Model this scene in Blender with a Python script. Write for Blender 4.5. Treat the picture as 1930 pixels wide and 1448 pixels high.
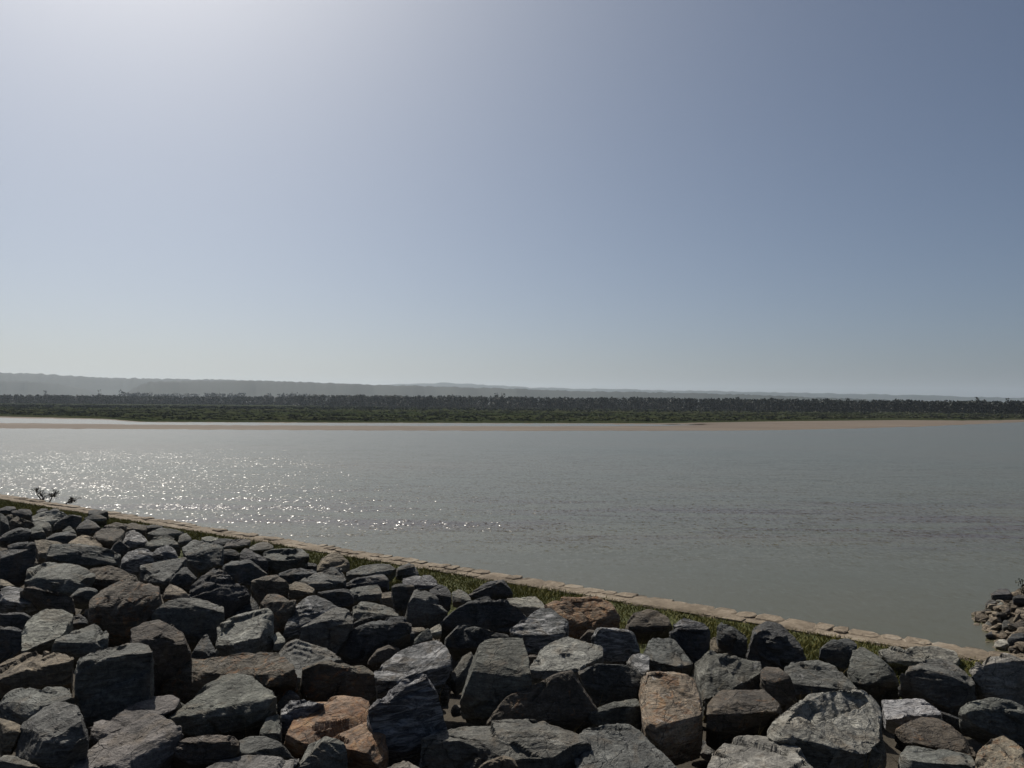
import bpy, bmesh, math, random
import numpy as np
from mathutils import Vector, Matrix

scene = bpy.context.scene
for o in list(bpy.data.objects):
    bpy.data.objects.remove(o)
COL = scene.collection
PI = math.pi
R = math.radians

# ------------------------------------------------------------------ camera
CAM_H = 3.0                       # eye height above the river
FPX = 1450.0                      # focal length in units of a 1930 wide frame
PITCH, ROLL = R(1.45), R(0.43)
cam_d = bpy.data.cameras.new('camera')
cam_d.sensor_width = 36.0
cam_d.lens = 36.0 * FPX / 1930.0
cam_d.clip_start, cam_d.clip_end = 0.05, 60000
cam = bpy.data.objects.new('camera', cam_d)
COL.objects.link(cam)
CAM_M = Matrix.Translation((0, 0, CAM_H)) @ Matrix.Rotation(PI / 2 + PITCH, 4, 'X') @ Matrix.Rotation(ROLL, 4, 'Z')
cam.matrix_world = CAM_M
scene.camera = cam

# ------------------------------------------------------------------ daylight
SUN_AZ, SUN_EL = R(-30), R(47)    # azimuth from +Y, positive towards +X
world = bpy.data.worlds.new('World')
scene.world = world
world.use_nodes = True
wn, wl = world.node_tree.nodes, world.node_tree.links
bg = wn['Background']
sky = wn.new('ShaderNodeTexSky')
sky.sky_type = 'NISHITA'
sky.sun_disc = False
sky.sun_elevation = SUN_EL
sky.sun_rotation = SUN_AZ
sky.altitude = 0
sky.air_density = 0.6
sky.dust_density = 2.5
sky.ozone_density = 3.0
wb = wn.new('ShaderNodeMix')            # white balance of the picture
wb.data_type, wb.blend_type = 'RGBA', 'MULTIPLY'
wb.inputs[0].default_value = 1.0
wb.inputs[7].default_value = (0.985, 1.025, 1.0, 1)
wl.new(sky.outputs[0], wb.inputs[6])
wl.new(wb.outputs[2], bg.inputs[0])
bg.inputs[1].default_value = 0.065
sun_d = bpy.data.lights.new('sun', 'SUN')
sun_d.energy = 5.0
sun_d.angle = R(0.55)
sun_d.color = (1.0, 0.94, 0.85)
sun = bpy.data.objects.new('sun', sun_d)
COL.objects.link(sun)
sv = Vector((math.sin(SUN_AZ) * math.cos(SUN_EL), math.cos(SUN_AZ) * math.cos(SUN_EL), math.sin(SUN_EL)))
sun.rotation_euler = sv.to_track_quat('Z', 'Y').to_euler()
sun.location = sv * 60

vs = scene.view_settings
vs.view_transform = 'Standard'
vs.look = 'None'
vs.exposure = 0.0
vs.gamma = 1.0
vs.use_curve_mapping = False
scene.cycles.use_denoising = True
scene.cycles.max_bounces = 6
scene.cycles.volume_bounces = 1
scene.cycles.sample_clamp_direct = 8.0

# ------------------------------------------------------------------ helpers
_CR = np.array(CAM_M.to_3x3())
_C0 = np.array([0, 0, CAM_H])


def ray(x, y):
    """view ray through a photograph point, one unit of depth long"""
    return _CR @ np.array([(x - 965) / FPX, -(y - 724) / FPX, -1.0])


def at_depth(x, y, d):
    return _C0 + ray(x, y) * d


def at_z(x, y, z):
    r = ray(x, y)
    return _C0 + r * ((z - CAM_H) / r[2])


def at_dist(x, y, dist):
    """point on the ray at horizontal distance dist"""
    r = ray(x, y)
    return _C0 + r * (dist / math.hypot(r[0], r[1]))


def mesh_obj(name, verts, faces, mat=None, parent=None, loc=(0, 0, 0), smooth=False):
    me = bpy.data.meshes.new(name)
    me.from_pydata([tuple(map(float, v)) for v in verts], [], [tuple(map(int, f)) for f in faces])
    if smooth:
        me.shade_smooth()
    if mat:
        me.materials.append(mat)
    ob = bpy.data.objects.new(name, me)
    ob.location = tuple(map(float, loc))
    COL.objects.link(ob)
    if parent:
        ob.parent = parent
    return ob


def tri_obj(name, V, F, mat, loc=(0, 0, 0), smooth=True, parent=None, crease=0):
    """fast triangle mesh from numpy arrays"""
    me = bpy.data.meshes.new(name)
    V = np.ascontiguousarray(V, dtype=np.float32)
    F = np.ascontiguousarray(F, dtype=np.int32)
    me.vertices.add(len(V))
    me.vertices.foreach_set('co', V.ravel())
    me.loops.add(F.size)
    me.loops.foreach_set('vertex_index', F.ravel())
    me.polygons.add(len(F))
    me.polygons.foreach_set('loop_start', np.arange(len(F), dtype=np.int32) * 3)
    me.polygons.foreach_set('loop_total', np.full(len(F), 3, dtype=np.int32))
    me.update(calc_edges=True)
    me.validate()
    if smooth:
        me.shade_smooth()
        if crease:
            me.set_sharp_from_angle(angle=R(crease))
    me.materials.append(mat)
    ob = bpy.data.objects.new(name, me)
    ob.location = tuple(map(float, loc))
    COL.objects.link(ob)
    if parent:
        ob.parent = parent
    return ob


def tag(o, label=None, cat=None, group=None, kind=None):
    if label: o['label'] = label
    if cat: o['category'] = cat
    if group: o['group'] = group
    if kind: o['kind'] = kind
    return o


_rs = np.random.RandomState(7)
_PERM = np.concatenate([_rs.permutation(256)] * 2)
_GRAD = _rs.normal(size=(256, 3))
_GRAD /= np.linalg.norm(_GRAD, axis=1)[:, None]


def noise3(P):
    """gradient noise on an (n,3) array, about -1..1"""
    P = np.asarray(P, dtype=np.float64)
    i = np.floor(P).astype(int)
    f = P - i
    u = f * f * f * (f * (f * 6 - 15) + 10)
    i &= 255
    out = np.zeros(len(P))
    for a in (0, 1):
        for b in (0, 1):
            for c in (0, 1):
                h = _PERM[_PERM[_PERM[(i[:, 0] + a) & 255] + ((i[:, 1] + b) & 255)] + ((i[:, 2] + c) & 255)]
                g = _GRAD[h]
                w = (u[:, 0] if a else 1 - u[:, 0]) * (u[:, 1] if b else 1 - u[:, 1]) * (u[:, 2] if c else 1 - u[:, 2])
                out += w * (g[:, 0] * (f[:, 0] - a) + g[:, 1] * (f[:, 1] - b) + g[:, 2] * (f[:, 2] - c))
    return out * 1.5


def fbm(P, octaves=3, gain=0.5):
    s, a, k = np.zeros(len(P)), 1.0, 1.0
    for o in range(octaves):
        s += a * noise3(P * k + 17.3 * o)
        a *= gain
        k *= 2.03
    return s


def hull(points):
    bm = bmesh.new()
    for p in points:
        bm.verts.new(tuple(p))
    res = bmesh.ops.convex_hull(bm, input=bm.verts[:])
    junk = [v for v in bm.verts if not v.link_faces]
    bmesh.ops.delete(bm, geom=junk, context='VERTS')
    bmesh.ops.triangulate(bm, faces=bm.faces[:])
    bmesh.ops.recalc_face_normals(bm, faces=bm.faces[:])
    bm.verts.index_update()
    V = np.array([v.co[:] for v in bm.verts])
    F = np.array([[v.index for v in f.verts] for f in bm.faces])
    bm.free()
    return V, F


def refine(V, F, L):
    """split every edge longer than L until none is left"""
    for _ in range(9):
        E = np.sort(np.concatenate([F[:, [0, 1]], F[:, [1, 2]], F[:, [2, 0]]]), axis=1)
        key, inv = np.unique(E[:, 0].astype(np.int64) * 1000003 + E[:, 1], return_inverse=True)
        U = np.stack([key // 1000003, key % 1000003], 1)
        ln = np.linalg.norm(V[U[:, 0]] - V[U[:, 1]], axis=1)
        long = ln > L
        if not long.any():
            break
        mid = np.full(len(U), -1)
        mid[long] = len(V) + np.arange(long.sum())
        V = np.concatenate([V, (V[U[long, 0]] + V[U[long, 1]]) / 2])
        n = len(F)
        m = np.stack([mid[inv[:n]], mid[inv[n:2 * n]], mid[inv[2 * n:]]], axis=1)
        out = []
        code = (m >= 0) @ np.array([1, 2, 4])
        out.append(F[code == 0])
        for k in range(3):
            a, b, c = k, (k + 1) % 3, (k + 2) % 3
            s = code == (1 << a)
            if s.any():
                f, x = F[s], m[s, a]
                out += [np.stack([f[:, a], x, f[:, c]], 1), np.stack([x, f[:, b], f[:, c]], 1)]
            s = code == ((1 << a) | (1 << b))
            if s.any():
                f, x, y = F[s], m[s, a], m[s, b]
                out += [np.stack([f[:, a], x, f[:, c]], 1), np.stack([x, y, f[:, c]], 1), np.stack([x, f[:, b], y], 1)]
        s = code == 7
        if s.any():
            f, x, y, z = F[s], m[s, 0], m[s, 1], m[s, 2]
            out += [np.stack([f[:, 0], x, z], 1), np.stack([x, f[:, 1], y], 1), np.stack([z, y, f[:, 2]], 1), np.stack([x, y, z], 1)]
        F = np.concatenate(out)
    return V, F


def vnormals(V, F):
    fn = np.cross(V[F[:, 1]] - V[F[:, 0]], V[F[:, 2]] - V[F[:, 0]])
    N = np.zeros_like(V)
    for k in range(3):
        for c in range(3):
            N[:, c] += np.bincount(F[:, k], fn[:, c], len(V))
    return N / np.maximum(np.linalg.norm(N, axis=1), 1e-12)[:, None]


def smooth_mesh(V, F, it=1, w=0.5):
    for _ in range(it):
        S = np.zeros_like(V)
        n = np.zeros(len(V))
        for a, b in ((0, 1), (1, 2), (2, 0)):
            for i, j in ((a, b), (b, a)):
                for c in range(3):
                    S[:, c] += np.bincount(F[:, i], V[F[:, j], c], len(V))
                n += np.bincount(F[:, i], minlength=len(V))
        V = V * (1 - w) + S / n[:, None] * w
    return V


def rough_stone(P, L, seed, rough=1.0):
    """broken, layered stone from a cloud of corner points"""
    rs = np.random.RandomState(seed)
    V, F = hull(P)
    c = V.mean(0)
    size = np.linalg.norm(V.max(0) - V.min(0)) / 1.7
    V, F = refine(V, F, L)
    # chip corners off with random planes
    for _ in range(rs.randint(6, 11)):
        n = rs.normal(size=3)
        n /= np.linalg.norm(n)
        d = V @ n
        cut = d.max() - size * rs.uniform(0.01, 0.075)
        over = np.maximum(d - cut, 0)
        V = V - over[:, None] * n * 0.97
    off = rs.uniform(0, 90, 3)
    N = vnormals(V, F)
    # flat fracture scars with sharp rims
    for _ in range(rs.randint(6, 11) if len(V) > 900 else 2):
        k = rs.randint(len(V))
        n = N[k] + rs.normal(size=3) * .38
        n /= np.linalg.norm(n)
        rad, dep = size * rs.uniform(.16, .42), size * rs.uniform(.012, .04)
        e = V - V[k]
        h = e @ n + dep
        lat = np.linalg.norm((e - (e @ n)[:, None] * n) * (1 + .5 * noise3(V * (3 / size) + off))[:, None], axis=1)
        m = (lat < rad) & (h > 0) & (h < dep * 2.2) & (N @ n > .5)
        V = V - (m * h)[:, None] * n
    V = smooth_mesh(V, F, 1, .3)
    N = vnormals(V, F)
    q3 = (V - c) / size
    # big swells and hollows
    V = V + N * (noise3(q3 * 2.2 + off) * size * 0.022 * rough)[:, None]
    # broken ledges along a bedding direction
    bd = rs.normal(size=3) * np.array([.6, .6, 1])
    bd /= np.linalg.norm(bd)
    q = (q3 @ bd) * rs.uniform(4, 8) + 0.9 * fbm(q3 * 2.6 + off + 9, 2)
    saw = q - np.floor(q)
    led = np.where(saw < 0.70, saw / 0.70, (1 - saw) / 0.30) - 0.5
    amp = np.clip(0.5 + 1.6 * noise3(q3 * 1.9 + off + 31), 0, 1) * np.clip(1.15 - 1.3 * np.abs(N @ bd), 0, 1)
    V = V + N * (led * amp * size * 0.034 * rough)[:, None]
    # scalloped fracture: flat cells with sharp steps between them
    cell = noise3(np.floor(q3 * 5.5 + 0.8 * noise3(q3 * 4 + off)[:, None]) * 1.37 + off + 77)
    V = V + N * (cell * size * 0.008 * rough)[:, None]
    N = vnormals(V, F)
    # chipped fine relief
    rid = 1 - np.abs(noise3(q3 * 8.0 + off + 50)) * 2
    V = V + N * ((rid - 0.5) * size * 0.005 * rough + fbm(q3 * 15 + off + 70, 2, .6) * size * 0.0065 * rough)[:, None]
    return V, F


# ------------------------------------------------------------------ materials
def mat_new(name):
    m = bpy.data.materials.new(name)
    m.use_nodes = True
    nt = m.node_tree
    return m, nt.nodes, nt.links, nt.nodes['Principled BSDF']


def n_noise(N, L, vec, scale, detail=4, rough=0.55, dist=0.0):
    n = N.new('ShaderNodeTexNoise')
    n.inputs['Scale'].default_value = scale
    n.inputs['Detail'].default_value = detail
    n.inputs['Roughness'].default_value = rough
    n.inputs['Distortion'].default_value = dist
    if vec is not None:
        L.new(vec, n.inputs['Vector'])
    return n


def n_ramp(N, L, fac, stops):
    r = N.new('ShaderNodeValToRGB')
    e = r.color_ramp.elements
    while len(e) < len(stops):
        e.new(0.5)
    for k, (p, c) in enumerate(stops):
        e[k].position = p
        e[k].color = c if len(c) == 4 else (*c, 1)
    L.new(fac, r.inputs[0])
    return r


def n_mix(N, L, fac, a, b, mode='MIX'):
    m = N.new('ShaderNodeMix')
    m.data_type = 'RGBA'
    m.blend_type = mode
    for sock, v in ((m.inputs[0], fac), (m.inputs[6], a), (m.inputs[7], b)):
        if hasattr(v, 'is_linked'):
            L.new(v, sock)
        elif isinstance(v, (int, float)):
            sock.default_value = v
        else:
            sock.default_value = (*v, 1) if len(v) == 3 else v
    return m.outputs[2]


def n_math(N, L, op, a, b=None, clamp=False):
    m = N.new('ShaderNodeMath')
    m.operation = op
    m.use_clamp = clamp
    for k, v in enumerate((a, b)):
        if v is None:
            continue
        if hasattr(v, 'is_linked'):
            L.new(v, m.inputs[k])
        else:
            m.inputs[k].default_value = v
    return m.outputs[0]


def g3(v):
    return (v, v, v)


def rock_material():
    m, N, L, B = mat_new('quarried_rock')
    tc = N.new('ShaderNodeTexCoord')
    oi = N.new('ShaderNodeObjectInfo')
    at = {}
    for nm in ('rust', 'vein'):
        a = N.new('ShaderNodeAttribute')
        a.attribute_type = 'OBJECT'
        a.attribute_name = nm
        at[nm] = a.outputs['Fac']
    mp = N.new('ShaderNodeVectorMath')
    mp.operation = 'ADD'
    L.new(tc.outputs['Object'], mp.inputs[0])
    sc = N.new('ShaderNodeVectorMath')
    sc.operation = 'SCALE'
    sc.inputs[0].default_value = (37, 53, 71)
    L.new(oi.outputs['Random'], sc.inputs['Scale'])
    L.new(sc.outputs[0], mp.inputs[1])
    v = mp.outputs[0]
    st = N.new('ShaderNodeMapping')
    st.inputs['Scale'].default_value = (1.0, 0.8, 4.6)
    st.inputs['Rotation'].default_value = (0.5, 0.35, 0.2)
    L.new(v, st.inputs[0])
    big = n_noise(N, L, v, 3.2, 5, 0.6, 0.6)
    mid = n_noise(N, L, st.outputs[0], 9.0, 6, 0.65, 0.8)
    fine = n_noise(N, L, v, 48.0, 5, 0.75)
    spk = n_noise(N, L, v, 190.0, 2, 0.6)
    c = n_mix(N, L, 1.0, oi.outputs['Color'], n_ramp(N, L, big.outputs[0], [(.28, g3(.55)), (.5, g3(1.0)), (.72, g3(1.4))]).outputs[0], 'MULTIPLY')
    c = n_mix(N, L, 1.0, c, n_ramp(N, L, mid.outputs[0], [(.28, g3(.35)), (.44, g3(.85)), (.56, g3(1.15)), (.66, g3(1.6)), (.78, g3(2.1))]).outputs[0], 'MULTIPLY')
    c = n_mix(N, L, 1.0, c, n_ramp(N, L, fine.outputs[0], [(.3, g3(.5)), (.5, g3(1.0)), (.72, g3(1.55))]).outputs[0], 'MULTIPLY')
    # earthy tint patches
    e = n_noise(N, L, v, 4.4, 4, 0.6, 1.0)
    c = n_mix(N, L, n_ramp(N, L, e.outputs[0], [(.52, g3(0)), (.68, g3(.45))]).outputs[0], c, (0.15, 0.115, 0.075))
    # iron stain
    rn = n_noise(N, L, v, 7.5, 7, 0.78, 1.6)
    ra = n_math(N, L, 'ADD', rn.outputs[0], n_math(N, L, 'MULTIPLY', at['rust'], 0.42))
    rmask = n_ramp(N, L, ra, [(.70, g3(0)), (.78, g3(.6)), (.92, g3(.95))]).outputs[0]
    rc = n_ramp(N, L, mid.outputs[0], [(.3, (.06, .03, .014)), (.45, (.17, .075, .028)), (.58, (.27, .145, .06)), (.72, (.30, .22, .13))]).outputs[0]
    c = n_mix(N, L, rmask, c, rc)
    # pale calcite crust and veins
    wv = n_noise(N, L, st.outputs[0], 4.2, 7, 0.72, 2.2)
    va = n_math(N, L, 'ADD', wv.outputs[0], n_math(N, L, 'MULTIPLY', at['vein'], 0.26))
    vmask = n_ramp(N, L, va, [(.66, g3(0)), (.8, g3(.8))]).outputs[0]
    c = n_mix(N, L, vmask, c, (0.40, 0.395, 0.39))
    c = n_mix(N, L, n_ramp(N, L, spk.outputs[0], [(.62, g3(0)), (.72, g3(.35))]).outputs[0], c, (0.38, 0.38, 0.36))
    cr = N.new('ShaderNodeTexVoronoi')
    cr.feature = 'DISTANCE_TO_EDGE'
    cr.inputs['Scale'].default_value = 5.0
    wrp = n_mix(N, L, 0.18, v, big.outputs[1])
    L.new(wrp, cr.inputs['Vector'])
    crk = n_ramp(N, L, cr.outputs['Distance'], [(0.0, g3(0)), (0.02, g3(1))]).outputs[0]
    cm = n_noise(N, L, v, 2.6, 3, 0.5)
    dark = n_math(N, L, 'MULTIPLY', n_math(N, L, 'SUBTRACT', 1.0, crk), n_ramp(N, L, cm.outputs[0], [(.45, g3(0)), (.6, g3(.75))]).outputs[0])
    c = n_mix(N, L, dark, c, (0.018, 0.017, 0.016))
    # thin quartz threads
    th = N.new('ShaderNodeTexVoronoi')
    th.feature = 'DISTANCE_TO_EDGE'
    th.inputs['Scale'].default_value = 3.1
    L.new(n_mix(N, L, 0.35, v, mid.outputs[1]), th.inputs['Vector'])
    tm = n_math(N, L, 'MULTIPLY', n_ramp(N, L, th.outputs['Distance'], [(0.0, g3(1)), (0.016, g3(0))]).outputs[0], n_ramp(N, L, big.outputs[0], [(.52, g3(0)), (.62, g3(.55))]).outputs[0])
    c = n_mix(N, L, tm, c, (0.34, 0.33, 0.31))
    L.new(c, B.inputs['Base Color'])
    B.inputs['Roughness'].default_value = 0.82
    B.inputs['Specular IOR Level'].default_value = 0.3
    h = n_math(N, L, 'ADD', n_math(N, L, 'MULTIPLY', mid.outputs[0], 0.9), n_math(N, L, 'MULTIPLY', fine.outputs[0], 0.28))
    h = n_math(N, L, 'ADD', h, n_math(N, L, 'MULTIPLY', crk, 0.16))
    bp = N.new('ShaderNodeBump')
    bp.inputs['Strength'].default_value = 1.0
    bp.inputs['Distance'].default_value = 0.045
    L.new(h, bp.inputs['Height'])
    L.new(bp.outputs[0], B.inputs['Normal'])
    return m


def mottled(name, stops, scale=1.0, bump=0.3, dist=0.02, rough=0.9, stretch=(1, 1, 1), fine=18.0):
    """ground-like surface: two noises drive a colour ramp, the fine one the relief"""
    m, N, L, B = mat_new(name)
    g = N.new('ShaderNodeNewGeometry')
    mp = N.new('ShaderNodeMapping')
    mp.inputs['Scale'].default_value = stretch
    L.new(g.outputs['Position'], mp.inputs[0])
    a = n_noise(N, L, mp.outputs[0], scale, 6, 0.62, 0.5)
    b = n_noise(N, L, mp.outputs[0], scale * fine, 4, 0.65)
    f = n_math(N, L, 'ADD', n_math(N, L, 'MULTIPLY', a.outputs[0], 0.65), n_math(N, L, 'MULTIPLY', b.outputs[0], 0.35))
    L.new(n_ramp(N, L, f, stops).outputs[0], B.inputs['Base Color'])
    B.inputs['Roughness'].default_value = rough
    B.inputs['Specular IOR Level'].default_value = 0.2
    if bump:
        bp = N.new('ShaderNodeBump')
        bp.inputs['Strength'].default_value = bump
        bp.inputs['Distance'].default_value = dist
        L.new(b.outputs[0], bp.inputs['Height'])
        L.new(bp.outputs[0], B.inputs['Normal'])
    return m


def leaf_material(name, c0, c1, rough=0.6):
    m, N, L, B = mat_new(name)
    g = N.new('ShaderNodeNewGeometry')
    a = n_noise(N, L, g.outputs['Position'], 0.35, 3, 0.6)
    f = n_math(N, L, 'ADD', n_math(N, L, 'MULTIPLY', g.outputs['Random Per Island'], 0.6), n_math(N, L, 'MULTIPLY', a.outputs[0], 0.5))
    L.new(n_ramp(N, L, f, [(.15, c0), (.85, c1)]).outputs[0], B.inputs['Base Color'])
    B.inputs['Roughness'].default_value = rough
    B.inputs['Specular IOR Level'].default_value = 0.15
    return m


def water_material():
    m, N, L, B = mat_new('silty_water')
    g = N.new('ShaderNodeNewGeometry')
    pos = g.outputs['Position']
    sep = N.new('ShaderNodeSeparateXYZ')
    L.new(pos, sep.inputs[0])
    # wind and current bands: long patches lying across the river
    mp = N.new('ShaderNodeMapping')
    mp.inputs['Rotation'].default_value = (0, 0, R(-9))
    mp.inputs['Scale'].default_value = (0.035, 0.16, 1)
    L.new(pos, mp.inputs[0])
    band = n_noise(N, L, mp.outputs[0], 1.0, 4, 0.6, 0.7)
    mp2 = N.new('ShaderNodeMapping')
    mp2.inputs['Rotation'].default_value = (0, 0, R(14))
    mp2.inputs['Scale'].default_value = (0.10, 0.75, 1)
    L.new(pos, mp2.inputs[0])
    band2 = n_noise(N, L, mp2.outputs[0], 1.0, 3, 0.6, 1.0)
    # the open river is ruffled, the lee of the bank and the far slack are smoother
    yy = n_math(N, L, 'ADD', sep.outputs[1], n_math(N, L, 'MULTIPLY', n_math(N, L, 'SUBTRACT', band.outputs[0], 0.5), 26.0))
    yy = n_math(N, L, 'ADD', yy, n_math(N, L, 'MULTIPLY', sep.outputs[0], 0.12))
    d = n_math(N, L, 'DIVIDE', yy, 100.0)
    zone = n_ramp(N, L, d, [(.0, g3(.12)), (.13, g3(.15)), (.19, g3(.95)), (.36, g3(1.0)), (.50, g3(.5)), (.68, g3(.30)), (1.0, g3(.42))]).outputs[0]
    zone = n_math(N, L, 'MULTIPLY', zone, n_ramp(N, L, band2.outputs[0], [(.32, g3(.45)), (.5, g3(1)), (.7, g3(1.3))]).outputs[0])

    silt = n_ramp(N, L, band.outputs[0], [(.3, (.070, .070, .040)), (.55, (.080, .074, .042)), (.75, (.090, .074, .042))]).outputs[0]
    # brown silt stirred up in drawn-out lanes over the shallows off the wall
    mp3 = N.new('ShaderNodeMapping')
    mp3.inputs['Rotation'].default_value = (0, 0, R(9))
    mp3.inputs['Scale'].default_value = (0.13, 1.05, 1)
    L.new(pos, mp3.inputs[0])
    lane = n_noise(N, L, mp3.outputs[0], 1.0, 5, 0.62, 0.8)
    reach = n_ramp(N, L, n_math(N, L, 'DIVIDE', n_math(N, L, 'ADD', sep.outputs[1], n_math(N, L, 'MULTIPLY', sep.outputs[0], 0.10)), 40.0), [(.40, g3(0)), (.47, g3(1)), (.56, g3(.9)), (.72, g3(0))]).outputs[0]
    lm = n_math(N, L, 'MULTIPLY', n_ramp(N, L, lane.outputs[0], [(.46, g3(0)), (.62, g3(1))]).outputs[0], reach)
    silt = n_mix(N, L, n_math(N, L, 'MULTIPLY', lm, .95), silt, (.058, .042, .030))
    lee = n_ramp(N, L, n_math(N, L, 'DIVIDE', n_math(N, L, 'ADD', sep.outputs[0], 20.0), 60.0), [(.12, g3(1)), (.31, g3(.56)), (.7, g3(.40))]).outputs[0]
    zone = n_math(N, L, 'MULTIPLY', zone, lee)
    zone = n_math(N, L, 'ADD', zone, n_math(N, L, 'MULTIPLY', lm, .8))

    def slope(scale, sx, amp, det=2, rot=0.0):
        mm = N.new('ShaderNodeMapping')
        mm.inputs['Scale'].default_value = (sx, 1, 1)
        mm.inputs['Rotation'].default_value = (0, 0, rot)
        L.new(pos, mm.inputs[0])
        t = n_noise(N, L, mm.outputs[0], scale, det, 0.55, 0.4)
        s = N.new('ShaderNodeVectorMath')
        s.operation = 'SUBTRACT'
        L.new(t.outputs[1], s.inputs[0])
        s.inputs[1].default_value = (.5, .5, .5)
        k = N.new('ShaderNodeVectorMath')
        k.operation = 'SCALE'
        L.new(s.outputs[0], k.inputs[0])
        k.inputs['Scale'].default_value = amp
        return k.outputs[0]

    def vadd(a, b):
        s = N.new('ShaderNodeVectorMath')
        s.operation = 'ADD'
        L.new(a, s.inputs[0])
        L.new(b, s.inputs[1])
        return s.outputs[0]

    sl = vadd(vadd(slope(4.5, .38, .42, 2, R(7)), slope(1.6, .26, .32, 2, R(-6))), slope(13.0, .55, .28, 1))
    # scattered steep crests that catch the sun
    mc = N.new('ShaderNodeMapping')
    mc.inputs['Scale'].default_value = (12.0, 4.4, 1)
    L.new(pos, mc.inputs[0])
    crest = n_noise(N, L, mc.outputs[0], 1.0, 1, 0.5, 0.6)
    gate = n_ramp(N, L, crest.outputs[0], [(.43, g3(0)), (.57, g3(1))]).outputs[0]
    cs = N.new('ShaderNodeVectorMath')
    cs.operation = 'SCALE'
    L.new(slope(6.8, 1.5, 2.0, 1, R(4)), cs.inputs[0])
    L.new(gate, cs.inputs['Scale'])
    sl = vadd(sl, cs.outputs[0])
    k = N.new('ShaderNodeVectorMath')
    k.operation = 'SCALE'
    L.new(sl, k.inputs[0])
    L.new(zone, k.inputs['Scale'])
    fl = N.new('ShaderNodeVectorMath')
    fl.operation = 'MULTIPLY'
    L.new(k.outputs[0], fl.inputs[0])
    fl.inputs[1].default_value = (1, 1, 0)
    up = vadd(fl.outputs[0], g.outputs['True Normal'])
    nm = N.new('ShaderNodeVectorMath')
    nm.operation = 'NORMALIZE'
    L.new(up, nm.inputs[0])
    L.new(nm.outputs[0], B.inputs['Normal'])
    L.new(silt, B.inputs['Base Color'])
    B.inputs['Roughness'].default_value = 0.26
    B.inputs['IOR'].default_value = 1.33
    return m


M_ROCK = rock_material()
M_WATER = water_material()
M_SOIL = mottled('dark_soil', [(.3, (.028, .024, .018)), (.6, (.06, .05, .036)), (.8, (.10, .085, .06))], 2.0, .6, .03)
M_BERM = mottled('mossy_soil', [(.3, (.03, .038, .010)), (.55, (.06, .066, .018)), (.8, (.11, .10, .035))], 3.0, .5, .02)
M_SAND = mottled('river_sand', [(.3, (.085, .066, .05)), (.55, (.13, .102, .076)), (.8, (.18, .145, .108))], .12, .3, .03, stretch=(.35, 1, 1))
M_PLAIN = mottled('floodplain_grass', [(.3, (.018, .026, .012)), (.5, (.027, .033, .015)), (.66, (.042, .040, .022)), (.82, (.065, .054, .036))], .03, .0, stretch=(.25, 1, 1), fine=9)
M_PLAIN.node_tree.nodes['Principled BSDF'].inputs['Specular IOR Level'].default_value = 0.0
M_HILL = mottled('scrub_hill', [(.3, (.016, .023, .020)), (.6, (.026, .034, .029)), (.85, (.045, .048, .042))], .008, .0, fine=12)
M_MORTAR = mottled('sandy_mortar', [(.3, (.07, .054, .038)), (.5, (.17, .137, .098)), (.7, (.25, .208, .158))], 2.2, 1.0, .02, fine=9)
M_STONE = mottled('sandstone', [(.3, (.045, .036, .026)), (.42, (.125, .10, .072)), (.52, (.20, .162, .118)), (.60, (.26, .22, .168)), (.72, (.19, .188, .17))], 1.9, 1.0, .03, fine=9)
M_GRASS = leaf_material('lawn_grass', (.07, .075, .018), (.23, .205, .06))
M_STRAW = leaf_material('straw', (.07, .06, .025), (.26, .20, .10))
M_REED = leaf_material('dry_reed', (.022, .028, .013), (.042, .040, .023))
M_TREE = leaf_material('tree_leaf', (.012, .018, .012), (.023, .031, .018))
M_BARK = mottled('bark', [(.3, (.04, .03, .022)), (.7, (.09, .07, .05))], 6, .4, .01)
M_TWIG = mottled('dead_twig', [(.3, (.015, .011, .009)), (.7, (.04, .03, .022))], 20, .3, .005)

# ------------------------------------------------------------------ the lie of the land
WATER_Z = 0.0
WALL_Z = 0.35
wa, wb = at_z(0, 931, WALL_Z), at_z(1806, 1213, WALL_Z)
WDIR = (wa - wb)[:2] / np.linalg.norm((wa - wb)[:2])          # along the wall, away to the left
WN = np.array([WDIR[1], -WDIR[0]])                             # across it, towards the river
if WN @ wb[:2] < 0:
    WN = -WN
Q_OUT = float(WN @ wb[:2])                                     # distance of the river edge from the camera
Q_IN = Q_OUT - 0.45
Q_TOE = Q_OUT - 1.45
BERM_Z = 0.30
CREST_Z = 1.32
SLOPE = (CREST_Z - BERM_Z) / Q_TOE
S0 = float(WDIR @ wb[:2])


def bank_z(q):
    return max(BERM_Z, CREST_Z - SLOPE * q) if q > 0 else CREST_Z


def wpt(q, s, z):
    p = WN * q + WDIR * s
    return np.array([p[0], p[1], z])


def on_bank(x, y, lift):
    """where the view ray meets the rock slope (or the berm), raised by lift; returns depth"""
    r = ray(x, y)
    d = (CREST_Z + lift - CAM_H) / (r[2] + SLOPE * (WN @ r[:2]))
    if d <= 0 or d * (WN @ r[:2]) > Q_TOE:
        d = (BERM_Z + lift - CAM_H) / r[2]
    return d


# ------------------------------------------------------------------ river, far bank, plain, hills
tag(mesh_obj('river', [(-3000, -60, 0), (3000, -60, 0), (3000, 700, 0), (-3000, 700, 0)], [(0, 1, 2, 3)], M_WATER), 'wide silty grey-green river with glittering ripples', 'water', kind='structure')


def interp(tab, x):
    xs, ys = zip(*tab)
    return float(np.interp(x, xs, ys))


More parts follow.
